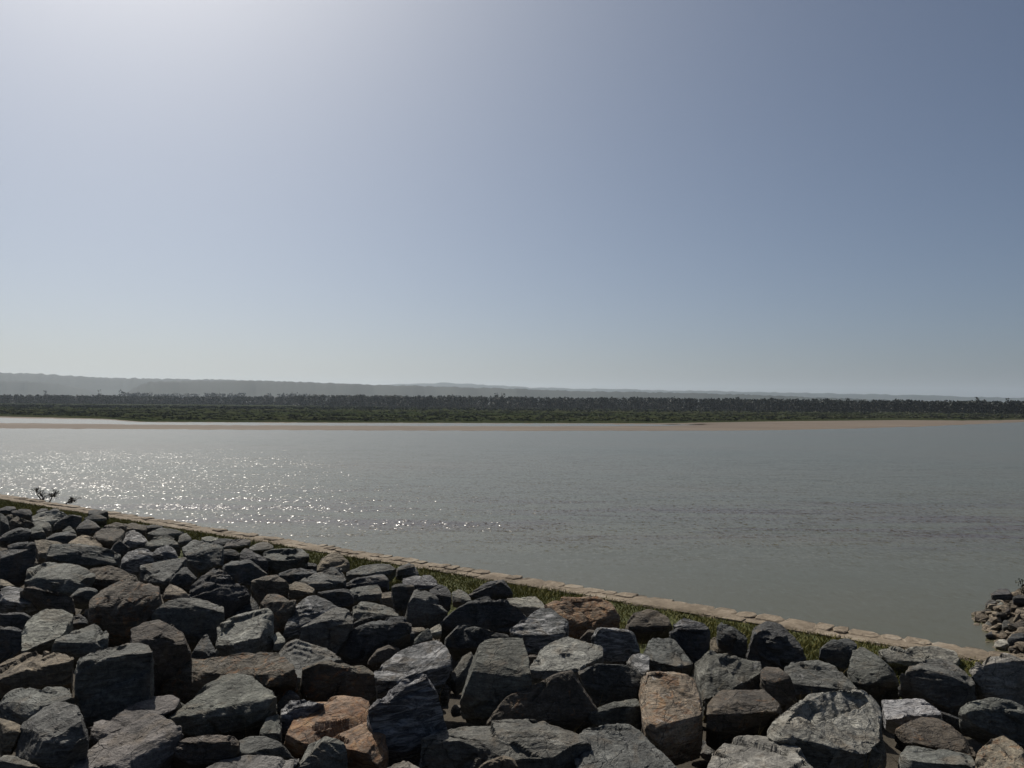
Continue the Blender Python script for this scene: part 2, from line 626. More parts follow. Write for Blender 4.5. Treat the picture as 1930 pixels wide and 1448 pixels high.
SHORE = [(-900, 805), (0, 807.5), (300, 809), (600, 811), (900, 812), (1300, 812), (1450, 811), (1600, 808), (1750, 803.5), (1850, 799), (1930, 795.5), (2400, 786), (3000, 783)]
POOL0 = [(-900, 798), (0, 798), (250, 800.5), (450, 802), (800, 803.5), (1000, 804), (1250, 803), (1420, 800), (3000, 780)]
POOL1 = [(-900, 783), (0, 787.5), (200, 791), (260, 795.5), (400, 796.5), (600, 797.5), (900, 798), (1100, 798.5), (1250, 800), (1420, 799.9), (3000, 779)]
GRASS = [(-900, 778), (0, 784), (200, 788.5), (270, 794), (600, 795.5), (1000, 796.5), (1250, 797), (1500, 793.5), (1700, 791.5), (1800, 792.5), (1860, 795.5), (1885, 796.3), (1930, 794.6), (2400, 785.2), (3000, 782.3)]
cols = np.concatenate([np.arange(-900, 0, 60), np.arange(0, 1940, 12), np.arange(1940, 3001, 60)])
rs0 = np.random.RandomState(3)
V, F = [], []
rows = 8
for k, x in enumerate(cols):
    j = np.cumsum(rs0.normal(0, .25, 1))[0]
    yw, yp0, yp1, yg = interp(SHORE, x), interp(POOL0, x), interp(POOL1, x), interp(GRASS, x)
    pool = min(1.0, max(0.0, (yp0 - yp1 - .4) / 3.0))
    w = rs0.normal(0, .28, 5) * np.array([pool, 1, pool, 1, 1])
    yp1 = min(yp1 + w[0], yp0 - .6 - 1.2 * (1 - pool))
    V.append(at_z(x, yw + 3.0, -.10))
    V.append(at_z(x, yw + w[1], .004))
    V.append(at_z(x, yw - (yw - yp0) * .5, .045))
    V.append(at_z(x, yp0 + w[2], .075 * (1 - pool) + .012))
    V.append(at_z(x, (yp0 + yp1) / 2, -.12 * pool + .092 * (1 - pool)))
    V.append(at_z(x, yp1, .10 * (1 - pool) + .005))
    V.append(at_z(x, (yp1 + yg) / 2 if yg < yp1 else yp1 - .5, .02 + .10 * (1 - pool)))
    V.append(at_z(x, min(yg, yp1 - 1) - .6, .0))
for k in range(len(cols) - 1):
    for r_ in range(rows - 1):
        a = k * rows + r_
        F.append((a, a + rows, a + rows + 1, a + 1))
tag(mesh_obj('sandbar', V, F, M_SAND, smooth=True), kind='structure')

# grassy floodplain: one sheet to the horizon
V, F = [], []
rows = 9
for k, x in enumerate(cols):
    yg = min(interp(GRASS, x), interp(POOL1, x) - 1) + .8
    p = at_z(x, yg, .05)
    d0 = math.hypot(p[0], p[1])
    u = p[:2] / d0
    for dist, z in ((d0, .02), (d0 + 1.5 + rs0.uniform(0, 2), .06), (d0 + 10, .13), (d0 + 30, .3), (d0 + 110, .55), (700, .8), (1600, .9), (3200, 1.0), (6200, 1.1)):
        V.append((u[0] * dist, u[1] * dist, z + (rs0.normal(0, .012) if dist < 300 else 0)))
for k in range(len(cols) - 1):
    for r_ in range(rows - 1):
        a = k * rows + r_
        F.append((a, a + rows, a + rows + 1, a + 1))
tag(mesh_obj('floodplain', V, F, M_PLAIN, smooth=True), kind='structure')


def make_hill(name, prof, dist, depth, seed, step=6):
    """a ridge with its foot in front, its brow at dist and its back behind; scrub roughens the brow"""
    rs = np.random.RandomState(seed)
    xs = np.arange(prof[0][0], prof[-1][0] + 1, step)
    H = 7
    V, F = [], []
    for i, x in enumerate(xs):
        y = interp(prof, x)
        g = noise3(np.array([[x * .016, seed, .3], [x * .06, seed, 4.7]]))
        dd = dist * (1 + .04 * g[0])
        top = at_dist(x, y, dd)
        top[2] = max(top[2], 1.5) + rs.uniform(-.0003, .0009) * dist + .0006 * dist * g[1]
        u = top[:2] / dd
        gul = .5 + .5 * g[0]
        for f_, zz in ((-1.0, 0.0), (-.72, .10 + .1 * gul), (-.42, .42 + .2 * gul), (-.16, .84 + .08 * gul), (0, 1.0), (.5, .97), (1.1, 0.0)):
            r_ = dd + depth * f_
            V.append((u[0] * r_, u[1] * r_, .5 + (top[2] - .5) * zz))
    for i in range(len(xs) - 1):
        for j in range(H - 1):
            a = i * H + j
            F.append((a, a + H, a + H + 1, a + 1))
    return tag(mesh_obj(name, V, F, M_HILL, smooth=True), kind='structure')


make_hill('far_hill', [(560, 742), (700, 727), (780, 723.5), (850, 722), (930, 727), (1000, 731), (1200, 735), (1400, 739), (1650, 744), (1900, 750), (2400, 762)], 3400, 450, 5, 10)
make_hill('plateau_hill', [(-1300, 690), (-600, 694), (-300, 698), (0, 703), (70, 705), (120, 708), (170, 711), (230, 713), (300, 714.5), (400, 716), (480, 718), (600, 722), (700, 727), (800, 740)], 2000, 320, 11, 5)
make_hill('slope_spur', [(-900, 716), (-300, 718), (0, 717), (60, 719), (110, 724), (150, 731), (185, 739), (215, 750)], 1700, 140, 17, 5)
make_hill('long_ridge', [(226, 752), (236, 742), (250, 733), (265, 725), (282, 720.5), (350, 718.5), (480, 718), (600, 722), (700, 725.5), (780, 727.5), (960, 733), (1100, 738), (1250, 740), (1400, 744), (1550, 750), (1750, 757), (1930, 762), (2300, 768)], 1400, 170, 23, 5)
HAZE_DENSITY = 1.5e-4
ROCKS = """
F|d|dark rock at the left edge, uppermost of the pile beside the grass|0,280 60,262 130,262 145,280|0,300 140,285|0,325 90,330 140,300
F|d|low dark rock, second from the left edge along the grass|100,300 200,285 270,295 290,330|110,320 200,310 285,345|120,345 240,390 290,370
F|d|dark blunt rock cut by the left edge, below the uppermost one|0,320 30,330 60,370|0,390 50,400 75,430|0,530 100,500
F|b|brownish grey wedge near the left edge under two dark rocks|50,345 110,335 180,370 245,385|60,390 180,390 300,410|80,470 200,475 305,440
F|p|wide pale flat-topped rock nearest the three dead twigs|290,350 400,310 520,290 600,320 640,345|300,395 470,400 580,385 640,350|310,410 460,460 600,400
F|d|small dark stone leaning on the pale flat rock below the twigs|330,305 380,280 440,285|335,320 400,305 440,290|345,335 420,325
F|d|small dark stone between the grass and the pale flat rock|445,300 500,278 540,290|450,308 540,300|450,315 530,318
F|d|dark slanting rock right of the pale flat rock|500,420 560,370 650,340 740,350|490,440 560,390 660,350 745,365|480,480 600,470 720,440
F|g|grey sloping stone in front of the pale flat rock|290,400 400,395 460,420|290,430 400,460 460,450|300,480 420,500 470,470
F|d|long dark rock reaching the left edge, fourth row from the grass|0,540 80,490 180,455 270,470|0,560 120,500 200,480 280,500|0,590 100,600 250,560
F|g|grey rock with a lit top, beside the long dark rock at left|280,470 340,440 390,470|160,530 260,520 400,490|170,580 300,590 420,540
F|d|dark square block standing against the wall, far left part|810,300 870,290 980,300|800,330 900,335 985,310|800,345 930,365 990,355
F|g|grey domed rock just in front of the square dark block|770,370 850,330 930,330 975,370|770,380 860,355 960,380|780,400 880,420 980,400
F|d|dark humped rock in front of the grey domed one|740,400 800,375 860,390 910,450|690,470 760,435 860,440 910,460|700,500 800,530 890,490
F|g|small grey triangular stone left of the dark humped rock|570,480 630,440 690,490|570,490 640,470 690,500|580,520 690,520
F|d|dark angular rock with a thin lit rim above the big flat slab|420,550 500,505 600,495 690,520|410,565 520,530 690,530|420,600 560,610 690,570
F|y|mottled rock with a tan right edge behind the big flat slab|610,600 680,540 740,510 830,540 900,590 930,625|600,605 740,605 840,610 930,630|610,640 900,650
F|y|tan-topped rock touching the left end of the big flat slab|290,575 400,565 520,580 590,610|330,690 460,680 480,620 590,615|330,720 460,740 560,740
F|g|long flat slab with a sunlit top and dark front, upper left|470,610 560,610 720,605 870,625 1000,650 1075,685|465,660 600,680 760,700 920,700 1075,690|430,700 470,740 640,780 850,800 1060,790 1080,740
F|d|dark rock left of the tan-topped one, near the left edge|75,620 160,580 250,575 330,600|80,660 200,600 330,605|80,690 220,700 330,660
F|d|large dark block at the left edge with a narrow tan top|0,660 60,680 170,690 260,650|0,745 130,735 270,655 320,650|0,950 130,960 240,900 320,740
F|b|brownish lit rock right of the dark humped rock, upper left|850,510 950,450 1050,430 1140,490|850,540 950,545 1060,580 1140,500|860,580 980,630 1100,620
F|d|black wedge in the shade right of the long flat slab|1010,630 1090,565 1180,640|1005,640 1090,575 1180,650|1000,680 1080,720 1180,690
F|v|dark rock crossed by a white streak, upper left|1090,530 1150,490 1220,475 1300,520 1345,580|1090,545 1160,570 1250,590 1340,590|1100,600 1200,640 1320,630
F|b|small brown stone at the grass behind the brownish lit rock|950,440 1050,405 1160,420|950,450 1150,440|960,480 1140,480
F|b|low brown-grey stone in the row along the grass, upper left|1130,440 1200,410 1330,430|1140,470 1330,460|1200,520 1320,530
F|d|low dark stone in the grass row, right of the brown-grey one|1310,440 1400,428 1480,445|1320,460 1470,455|1330,500 1470,500
F|g|flat-backed grey rock beside the grass, upper left|1340,510 1470,455 1580,470 1670,490|1350,530 1500,515 1660,500|1400,560 1600,560 1680,520
F|g|grey rock with a lit left face below the flat-backed one|1330,600 1400,540 1490,515 1580,540 1620,600|1320,630 1420,640 1490,575 1600,590|1330,660 1480,680 1640,650
F|g|small grey rock pressed against the flat-backed rock's right end|1630,530 1690,500 1740,550|1620,590 1680,560 1740,560|1640,620 1740,600
F|v|dark bluish rock with pale flecks, left half of a pair|1110,740 1180,660 1270,635 1390,660|1095,800 1180,740 1260,690 1390,690|1100,840 1220,880 1390,790
F|v|dark bluish rounded rock with white flecks, right half of a pair|1380,690 1440,640 1520,610 1580,650 1620,700|1380,710 1450,690 1520,670 1620,710|1390,780 1500,790 1620,730
F|g|broad grey slab tilted left, below the bluish pair|1280,800 1400,780 1560,750 1690,720|1280,830 1380,910 1490,945 1600,850 1690,740|1280,900 1370,960 1490,990 1600,940
F|d|dark cubic block resting on the broad grey tilted slab|1590,880 1680,800 1790,910|1540,950 1640,850 1700,870 1780,930|1540,1000 1690,1010 1780,950
F|g|oval grey-green flat rock below the long flat slab|255,820 330,770 460,760 600,780 740,800 830,830|260,860 360,930 520,960 680,940 800,920 870,900|240,950 330,1010 500,1050 640,1060 760,1000
F|b|brown low rock overlapping the right end of the oval rock|750,850 880,820 1000,800 1100,850 1240,900|800,920 930,930 1050,910 1250,925|840,990 950,1000 1100,950 1250,940
F|g|small dark green stone left of the big brown boulder|640,1080 720,1010 840,990 890,1020|650,1090 760,1030 880,1030|640,1130 740,1150 860,1110
F|r|big brown boulder with a rough rusty face, left part|830,1110 940,990 1070,920 1200,930 1400,960 1490,960|820,1180 950,1090 1130,1020 1280,1040 1430,1080 1470,1100|820,1290 960,1420 1200,1440 1330,1300 1450,1160
F|g|dark green-grey block with a lit flat top beside the brown boulder|1440,1145 1590,1095 1760,1100 1900,1130 2030,1170|1445,1160 1590,1125 1700,1170 1850,1220 2030,1230|1370,1270 1450,1320 1700,1400 1900,1500 2010,1480
F|y|small stone with tan edges above the green-grey block|1480,1030 1550,970 1650,1010 1730,1080|1490,1060 1600,1015 1730,1085|1480,1110 1600,1120 1740,1100
F|y|small tan stone cut by the left edge, below the dark block|0,920 60,940 130,985|0,980 60,970 130,990|0,1010 120,1000
F|b|dark brown ridge-shaped rock below the oval rock|190,990 320,990 460,1040 600,1065 650,1100|200,1010 330,1010 460,1060 610,1080 690,1120|390,1140 500,1200 620,1240 710,1210
F|v|bluish grey lit rock cut by the left edge, mid height|0,1020 90,990 190,1010 300,1090 385,1130|0,1100 120,1150 280,1160 385,1140|0,1180 200,1190 390,1170
F|g|grey layered rock near the grass, left of the dark pair|1660,640 1760,570 1880,600 2030,620|1670,720 1780,700 1930,650 2020,660|1700,740 1800,850 1930,800 2030,780
A|p|pale grey lit slab near the left edge, above the dark blue rock|200,190 300,60 420,0 560,0 660,50|195,390 270,270 370,175 480,210 650,180|200,420 300,420 440,370 500,250 640,210
A|d|dark brown rock at the left edge behind the pale lit slab|0,30 140,25 240,40 300,90|0,50 200,45 300,100|0,140 180,180 280,120
A|d|small dark triangular stone above the rough grey rock, left|590,120 720,40 780,70 800,110|590,125 700,80 800,125|600,160 800,150
A|g|rough grey rock with a dark front right of the pale lit slab|490,290 620,200 800,130 900,150 990,220|490,300 600,280 720,260 840,310 980,260|480,300 480,430 680,460 850,420 980,340
A|d|dark blue-grey rock cut by the left edge|0,150 100,160 190,190|0,180 100,195 190,205|0,470 100,450 190,390
A|y|broad slab with a sunlit tan top at the left edge, lower part|0,470 100,420 320,370 450,395 600,400 660,440|0,600 150,560 330,520 520,460 660,460|0,720 200,720 500,720 640,660 660,480
A|g|grey rock with a triangular shadow at the left edge|0,780 100,720 300,725 430,730 620,700|0,830 70,820 200,870 330,915 480,870 640,780|0,990 120,1010 220,1040 350,960 640,810
A|g|craggy grey boulder, lit on its left, near the lower left corner|220,1030 400,890 590,815 690,880 750,980 790,1040|140,1180 300,1230 480,1160 560,1060 790,1050|130,1290 250,1330 400,1440 640,1448 780,1200
A|y|small tan-edged rock at the left edge near the bottom|0,980 100,1010 210,1070|0,1070 100,1090 180,1120|0,1290 100,1300 150,1180
A|g|grey rock filling the lower left corner|0,1330 100,1330 250,1380 370,1430|0,1380 130,1400 300,1440|0,1500 350,1500
A|g|large upright grey-green block with a flat front, lower left|700,470 860,420 1000,350 1200,310 1330,330 1390,390|710,480 830,665 960,600 1150,480 1300,460 1390,400|690,700 790,1030 1000,1000 1250,900 1390,780
A|b|grey-brown rock behind the large upright block|1200,190 1300,130 1480,95 1600,140 1680,240 1720,320|1200,280 1330,270 1450,240 1560,270 1700,350|1200,310 1390,500 1400,760 1500,650 1560,430 1720,330
B|d|small dark pointed stone left of the palest boulder|-90,360 45,215 80,290 130,400|-90,370 10,310 130,410|-90,470 130,450
B|r|long rock with orange rust patches, lower left of centre|-360,500 -280,470 -100,455 80,450 300,430 480,400 650,390 720,440 860,520|-380,600 -200,600 0,600 200,580 420,520 600,600 860,560|-390,740 -230,840 0,760 300,700 620,690 740,700 850,620
A|k|long pinkish grey slab right of the craggy boulder, lower left|800,1050 1000,970 1200,880 1400,790 1560,790 1640,850|810,1150 900,1190 1100,1100 1300,1010 1480,980 1620,870|820,1180 910,1200 1060,1250 1400,1000 1620,900
A|k|smooth sunlit slab running to the bottom edge, lower left|920,1190 1100,1130 1350,960 1500,990 1640,1010|640,1448 800,1448 1180,1400 1300,1290 1460,1160 1640,1030|640,1500 1180,1500 1400,1460 1600,1280 1640,1100
B|g|big smooth grey boulder in front of the rusty long rock|-340,980 -200,830 0,740 120,640 250,580 400,590 560,680 660,810|-340,1000 -140,960 0,960 200,880 300,820 460,790 660,830|-180,1000 -160,1130 0,1150 200,1130 450,1060 640,940 670,850
B|b|dark brown layered rock under the big smooth boulder|-250,1180 -100,1170 0,1165 180,1140 340,1160|-240,1230 -100,1240 100,1210 330,1190|-270,1300 -100,1400 100,1400 280,1330 330,1260
B|p|palest boulder of the pile, smooth sunlit top, left of centre|150,150 300,50 450,30 590,-10 640,20|150,210 220,290 330,320 520,270 550,130 640,30|130,370 280,430 420,420 640,370 640,200
G|r|rusty brown rock behind the palest boulder|540,830 600,775 680,775 760,815 850,830|560,870 680,900 760,860 840,860|640,1080 700,1110 780,1050 830,920
B|p|small pale stone wedged right of the palest boulder|645,240 700,205 755,270|650,320 700,310 755,290|650,380 720,370 760,300
G|v|big speckled grey boulder left of centre|790,1000 860,880 960,790 1040,780 1160,840 1260,900|760,1110 880,1000 960,900 1060,870 1250,920|750,1160 850,1150 930,1060 1100,1010
G|g|grey peaked rock leaning on the speckled boulder|930,1060 1080,960 1200,900 1320,890 1370,1000|910,1080 1020,1035 1180,1005 1300,1010 1370,1040|900,1230 1000,1260 1130,1260 1240,1330 1280,1130 1360,1060
G|d|long dark rock with a tan right tip, centre left|1260,1150 1400,1070 1560,1020 1700,970 1840,970 1890,1030|1270,1170 1400,1090 1560,1030 1700,1030 1880,1050|1260,1350 1500,1390 1540,1290 1700,1120 1890,1080
G|g|grey lit slab behind the long dark rock with the tan tip|1380,850 1440,830 1560,850 1750,910 1850,970|1380,920 1480,900 1600,940 1720,965 1850,980|1380,1000 1500,990 1650,1000 1850,990
G|d|small dark stone between the grey lit slab and the peaked rock|1380,1030 1450,995 1560,960|1380,1040 1450,1010 1560,975|1390,1070 1500,1050 1560,1000
G|d|dark stone with a thin lit edge below the long dark rock's tip|1590,1200 1700,1110 1880,1095 1930,1110|1590,1220 1720,1150 1830,1130 1930,1130|1580,1260 1700,1230 1850,1260 1930,1200
G|b|rounded brown stone under the thin-edged dark stone|1520,1370 1600,1270 1700,1230 1800,1270|1515,1385 1600,1300 1700,1260 1800,1290|1510,1410 1600,1440 1760,1350
B|g|flat grey rock with a sloping top, centre left|700,400 780,300 850,265 900,320 1000,330 1130,360 1260,455|720,420 860,660 930,520 1080,480 1265,460|860,700 920,700 1000,600 1250,480
B|r|blocky rock with a mottled brown top and dark front, centre left|920,530 1080,480 1160,465 1330,470 1500,510 1550,560|920,560 1070,500 1200,640 1400,620 1500,530 1560,570|910,680 960,800 1130,830 1200,800 1430,800 1500,840 1580,750
B|d|small dark shard right of the big smooth boulder|660,900 780,740 830,730 890,800|660,920 790,770 890,810|650,950 760,880 880,830
B|o|bright orange-brown boulder with grey patches near the bottom|870,960 980,870 1130,830 1270,790 1440,810 1500,850 1530,1000 1620,1150 1670,1250|770,1130 850,1070 1000,1120 1200,1160 1400,1230 1530,1300 1640,1330|760,1170 880,1340 960,1250 1200,1280 1500,1350 1670,1400
B|v|blue-grey rock tucked behind the bright orange-brown boulder|725,900 800,840 900,810 1110,830|730,960 850,900 1000,870 1100,850|720,1120 780,1120 860,1000
B|g|small grey stone left of the blue-grey rock by the orange boulder|540,1100 600,970 700,955 720,1000|530,1130 640,1120 720,1130|530,1145 640,1190 730,1190
B|g|grey lit rock with a deep shadow, left of the orange boulder|345,1200 440,1155 560,1150 650,1190|345,1320 420,1310 520,1220 650,1200|350,1340 430,1340 640,1350 860,1360 750,1250
B|k|grey slab along the bottom edge left of the orange boulder|50,1448 200,1380 400,1330 550,1340 680,1360 880,1355|60,1500 400,1520 700,1510 880,1400|0,1560 800,1560
B|g|grey pointed rock in front of the orange-brown boulder|890,1400 980,1230 1130,1155 1240,1190 1330,1230|870,1448 960,1380 1040,1320 1100,1200 1320,1240|880,1500 1050,1490 1310,1448 1320,1300
C|v|large dark blue boulder with white scratches, right of the orange one|-310,880 -150,760 -50,680 0,660 200,600 240,650 310,770|-310,900 -100,800 0,770 100,680 200,640 300,790|-300,1000 -200,1250 0,1300 180,1240 380,1040 340,900
C|v|grey boulder with tan and whitish markings, centre|-260,580 -100,470 0,360 200,300 330,295 400,390 420,450|-250,640 -100,620 0,640 200,560 330,430 420,470|-220,760 0,680 240,660 400,750 430,560
C|d|low dark rounded rock below the large black boulder|400,240 480,150 600,145 800,200 980,250|410,250 500,170 640,180 980,260|390,330 480,370 620,350 800,290 980,275
H|d|large black boulder with a thin tan top edge, centre|350,800 450,720 560,660 700,600 860,590 930,620 1050,690 1130,790|360,830 470,730 580,670 740,655 920,640 1050,700 1125,800|350,900 480,880 700,870 960,920 1120,820
C|p|small pale stone at the left foot of the large black boulder|245,180 340,125 350,150|250,220 345,200|290,250 345,230
C|g|small grey slanted stone left of the pale one, centre|75,310 150,210 220,160 240,180|80,325 180,250 240,200|90,335 200,330 270,260
H|v|rock with a white crusted top left of the flat orange rock|980,870 1100,820 1200,720 1260,690 1340,700 1440,780 1490,830|975,885 1080,930 1150,920 1250,955 1380,940 1480,920|1080,960 1120,1110 1300,1120 1480,1000 1490,930
H|o|flat-topped bright orange rock beside the grass, right of centre|1300,660 1450,600 1600,610 1750,605 1850,640 1930,690|1330,690 1450,790 1560,825 1700,800 1830,710 1925,715|1440,800 1500,860 1500,950 1700,980 1920,870 1960,800
H|p|grey lit stone between the black boulder and the orange rock|930,620 1010,615 1080,640 1200,595 1270,650 1290,690|960,660 1050,690 1190,690 1280,700|1040,700 1130,780 1200,730 1290,710
H|d|dark pointed rock standing alone against the grass, centre|595,580 720,480 850,420 900,440 960,520 990,580|595,590 730,500 850,440 960,530 990,590|600,610 720,640 900,620 990,600
H|g|low grey stone left of the dark pointed rock|445,560 500,530 580,570 620,630|450,600 560,620 620,640|450,650 600,660
H|d|dark grey rock with a lit shoulder, two left of the pointed rock|240,540 330,490 400,510 440,580|250,570 340,600 440,590|280,640 400,700 440,640
H|v|bluish flat rock near the grass, centre left|0,440 100,415 230,400 300,450 330,490|0,480 100,470 200,500 320,500|0,520 150,540 300,530
H|d|small black peaked rock at the grass, centre left|0,330 50,290 110,330 145,400|0,340 60,320 140,405|-20,400 0,430 140,410
H|g|tall grey boulder with a tan left edge, centre|30,650 100,540 200,545 300,600 390,740|30,680 110,590 200,650 300,680 395,750|10,760 80,860 230,870 340,800 395,760
D|v|dark rock with bluish white upper edges, right of centre|-120,250 -70,170 0,165 130,210 200,185 270,220 320,380|-120,280 -60,200 0,190 120,230 220,210 320,380|-120,470 0,470 180,480 310,390
C|b|dark brown stone in the shade below the flat orange rock|1610,260 1690,180 1790,210|1610,270 1690,195 1790,225|1600,310 1780,330
C|p|flat grey-green sunlit rock, right of centre|1150,540 1260,370 1380,290 1500,255 1600,290 1720,330 1800,350|1150,555 1300,540 1450,560 1560,540 1700,470 1800,440|1150,580 1180,680 1400,620 1560,580 1700,490
C|r|small rusty stone peeping out left of the flat grey-green rock|1130,420 1190,412 1240,420|1130,440 1240,430|1135,520 1200,500
C|g|large stepped block with a yellowish ledge, centre of the pile|600,470 640,360 760,290 880,270 1080,255 1110,400 1140,560|600,560 660,480 800,490 950,610 1080,590 1150,590|520,790 660,970 740,1010 850,850 1150,690
C|g|grey upright slab leaning on the stepped block's left|440,600 540,430 620,380 650,430|440,630 480,640 640,450|440,645 480,700 640,600
C|b|brown and blue mottled humped boulder near the bottom, centre|780,960 900,830 1060,760 1200,690 1400,580 1520,560 1580,660 1700,850 1800,980|780,985 900,850 1080,775 1220,790 1420,600 1530,600 1600,720 1800,1000|770,1020 1000,1050 1300,1060 1450,1080 1700,1050 1810,1010
D|d|dark brown boulder behind the mottled humped one|-230,570 -100,500 0,470 160,490 280,550 340,620|-220,600 -100,520 0,490 160,510 340,640|-180,700 -30,920 0,890 200,830 310,800 340,680
C|g|wide grey slab on the bottom edge, largest in the centre|190,1090 260,1040 400,1040 700,1030 1000,1025 1200,1005 1400,1080 1560,1140 1680,1220|200,1130 340,1080 480,1180 740,1220 960,1310 1240,1290 1370,1400 1660,1300|180,1448 400,1540 900,1540 1400,1560 1640,1448 1690,1240
C|y|small tan-lit stone on the bottom edge before the wide slab|680,1430 800,1370 920,1315 1000,1360 1040,1440|650,1448 830,1440 880,1360 990,1380 1040,1448|660,1620 1040,1620
D|g|smooth grey rock on the bottom edge right of the wide slab|-240,1200 -200,1090 0,1080 60,1060 230,1055 330,1130 460,1270 560,1380|-260,1500 0,1500 380,1440 440,1330 540,1400|-260,1600 600,1600 640,1448
D|g|grey stone with a tan streak below the dark brown boulder|-160,940 -30,890 0,880 150,830 290,820 320,900|-150,960 0,960 180,880 310,900|-100,1030 0,1085 150,1050 330,1090
B|p|small pale stone on the bottom edge right of the orange boulder|1690,1440 1830,1380 1880,1390 1980,1448|1680,1470 1830,1440 1980,1460|1680,1560 1980,1560
D|d|dark rock against the grass with a lit left shoulder, right|590,210 650,170 800,130 900,130 950,180|600,230 700,180 820,180 950,190|640,330 760,490 850,480 940,380
D|v|low bluish stone on the grass behind the dark shouldered rock|620,140 720,80 830,120 900,130|630,160 830,150|650,190 850,180
D|b|grey-brown rock right of the flat orange one, by the grass|200,120 270,40 400,0 480,10 560,60 610,120|195,160 280,90 420,70 600,140|190,190 250,215 400,235 560,200 620,150
D|g|green-grey pyramid-shaped rock, right of centre|350,400 420,270 570,205 620,270 700,400 755,470|350,420 450,500 560,490 680,520 750,480|360,540 500,560 680,560 800,500
D|n|tall tan and rust boulder with a sunlit face, right of centre|330,640 400,540 520,530 640,550 720,590 820,640 860,800|310,780 340,970 400,1040 490,1065 700,990 860,950|370,1100 500,1230 600,1240 850,1150 870,960
D|p|small whitish stone on top of the tall tan boulder|515,510 550,485 600,500|520,525 600,525|530,545 600,545
D|v|mottled pale stone left of the tall tan boulder|190,480 250,410 330,395 400,430|190,490 300,560 340,600 400,560|200,510 330,620 400,580
D|p|thin pale flake below the bluish-edged dark rock|75,410 130,375 265,385|80,420 180,415 260,400|80,440 180,470 260,420
D|y|small block with a bright tan face beside the dark rocks, right|960,280 1000,255 1170,260 1190,300|970,340 1090,380 1180,390 1190,320|970,400 1180,430 1200,380
D|g|grey boulder with a jagged shadow edge, right of the tan boulder|820,500 960,370 1100,400 1260,470 1410,485|860,680 920,860 1060,730 1110,610 1230,510 1410,500|900,870 1080,760 1300,750 1440,730 1430,560
D|d|black peaked rock against the grass, right|1020,160 1070,100 1130,150 1200,185 1280,240|1025,190 1100,185 1190,200 1285,250|1030,260 1180,260 1200,430 1270,460 1290,280
D|d|large black block with a pinkish grey top by the wall, right|1300,240 1340,170 1470,115 1590,130 1670,240 1790,310|1300,250 1400,230 1650,250 1800,330|1290,440 1430,500 1690,580 1840,450
D|b|small brown stone over a dark hollow below the black block|1415,560 1470,520 1580,530 1660,600|1430,650 1500,690 1600,670 1660,610|1500,730 1560,850 1640,880 1740,780 1720,650
D|b|rough dark brown mottled boulder right of the tall tan one|940,850 1050,740 1200,740 1400,760 1490,730 1560,870 1650,900|930,960 1060,900 1200,850 1400,870 1640,930|930,1060 1100,1180 1200,1150 1400,1040 1640,940
E|g|grey pitted rock between the black block and the big grey slab|-260,560 -180,490 -60,480 80,460 180,500 240,550 330,640 400,730|-250,620 -150,680 0,600 120,620 220,600 250,560 400,740|-200,780 0,770 220,740 400,750
E|p|biggest grey sunlit slab, lower right|-370,1080 -200,960 -80,840 0,780 200,740 540,740 600,800 620,960|-370,1110 -200,1200 -20,1180 150,1180 250,1290 420,1320 600,1330 620,980|-300,1150 0,1300 200,1420 640,1450 640,1150
D|p|pale tan-grey rock on the bottom edge before the biggest slab|930,1448 1000,1280 1180,1160 1300,1140 1500,1160 1650,1210 1760,1260 1880,1390|930,1500 1400,1520 1850,1480|930,1600 1900,1600
E|d|dark round rock on the grass right of the black block|80,360 180,280 330,255 410,320|90,370 200,320 330,320 400,345|70,440 200,520 300,545 380,460
E|g|grey rock right of the dark round one, with a shaded hollow|340,520 380,380 460,340 560,370 640,430 690,475|320,560 400,660 520,640 560,550 690,490|400,690 560,700 640,750 800,700 770,580
E|p|pale pinkish slab lying nearest the wall, right|620,380 720,350 900,340 1100,345 1290,380 1330,440|640,430 850,470 1100,450 1300,490 1330,460|700,500 900,520 1300,510
E|g|grey slab with a dark front overlapping the pale pinkish slab|800,590 900,520 1050,450 1230,460 1380,560 1475,630|860,570 980,545 1120,620 1250,680 1370,695 1475,650|840,680 1000,780 1240,900 1340,870 1460,780 1475,680
E|w|white-topped rock right of the biggest grey slab|650,830 780,830 970,815 1090,845 1170,900|670,960 790,980 850,910 980,945 1160,940|680,990 800,1060 1000,1050 1170,960
E|b|dark mottled sloping boulder below the white-topped rock|745,1090 870,1020 1000,960 1150,960 1300,1090 1420,1200 1490,1310|750,1100 880,1130 1000,1130 1200,1140 1480,1330|850,1200 1000,1260 1200,1290 1480,1340
E|g|grey-tan rock on the bottom edge below the mottled sloping boulder|810,1280 860,1245 1000,1270 1250,1280 1430,1320 1480,1400|820,1330 950,1400 1200,1370 1470,1430|840,1560 1480,1560
E|n|pale tan rock with an orange stain in the lower right corner|1460,1448 1520,1290 1640,1170 1740,1140 1850,1230 1930,1270|1460,1500 1930,1480|1470,1580 1930,1580
E|g|dark-fronted rock with a grey top at the right edge|1345,880 1500,830 1640,805 1800,840 1930,880|1360,900 1480,940 1600,900 1720,900 1930,960|1380,930 1470,1040 1660,1140 1850,1180 1930,1250
E|p|light grey rock at the right edge, nearest the small stone spit|1440,520 1500,480 1640,410 1750,390 1850,430 1930,450|1450,540 1560,560 1700,570 1830,460 1930,470|1450,600 1580,700 1600,790 1900,860 1930,860
E|y|small pale tan stone wedged between the right-edge rocks|1470,720 1530,700 1600,770|1470,780 1600,785|1470,810 1600,810
E|d|dark sloping shard right of the white-topped rock|1180,920 1280,960 1470,1050|1190,930 1470,1060|1190,1000 1300,1080 1480,1100
G|p|pale flat stone beside the grass, left of three low rocks|0,255 80,245 150,255|0,275 40,295 140,280|0,310 60,330 140,310
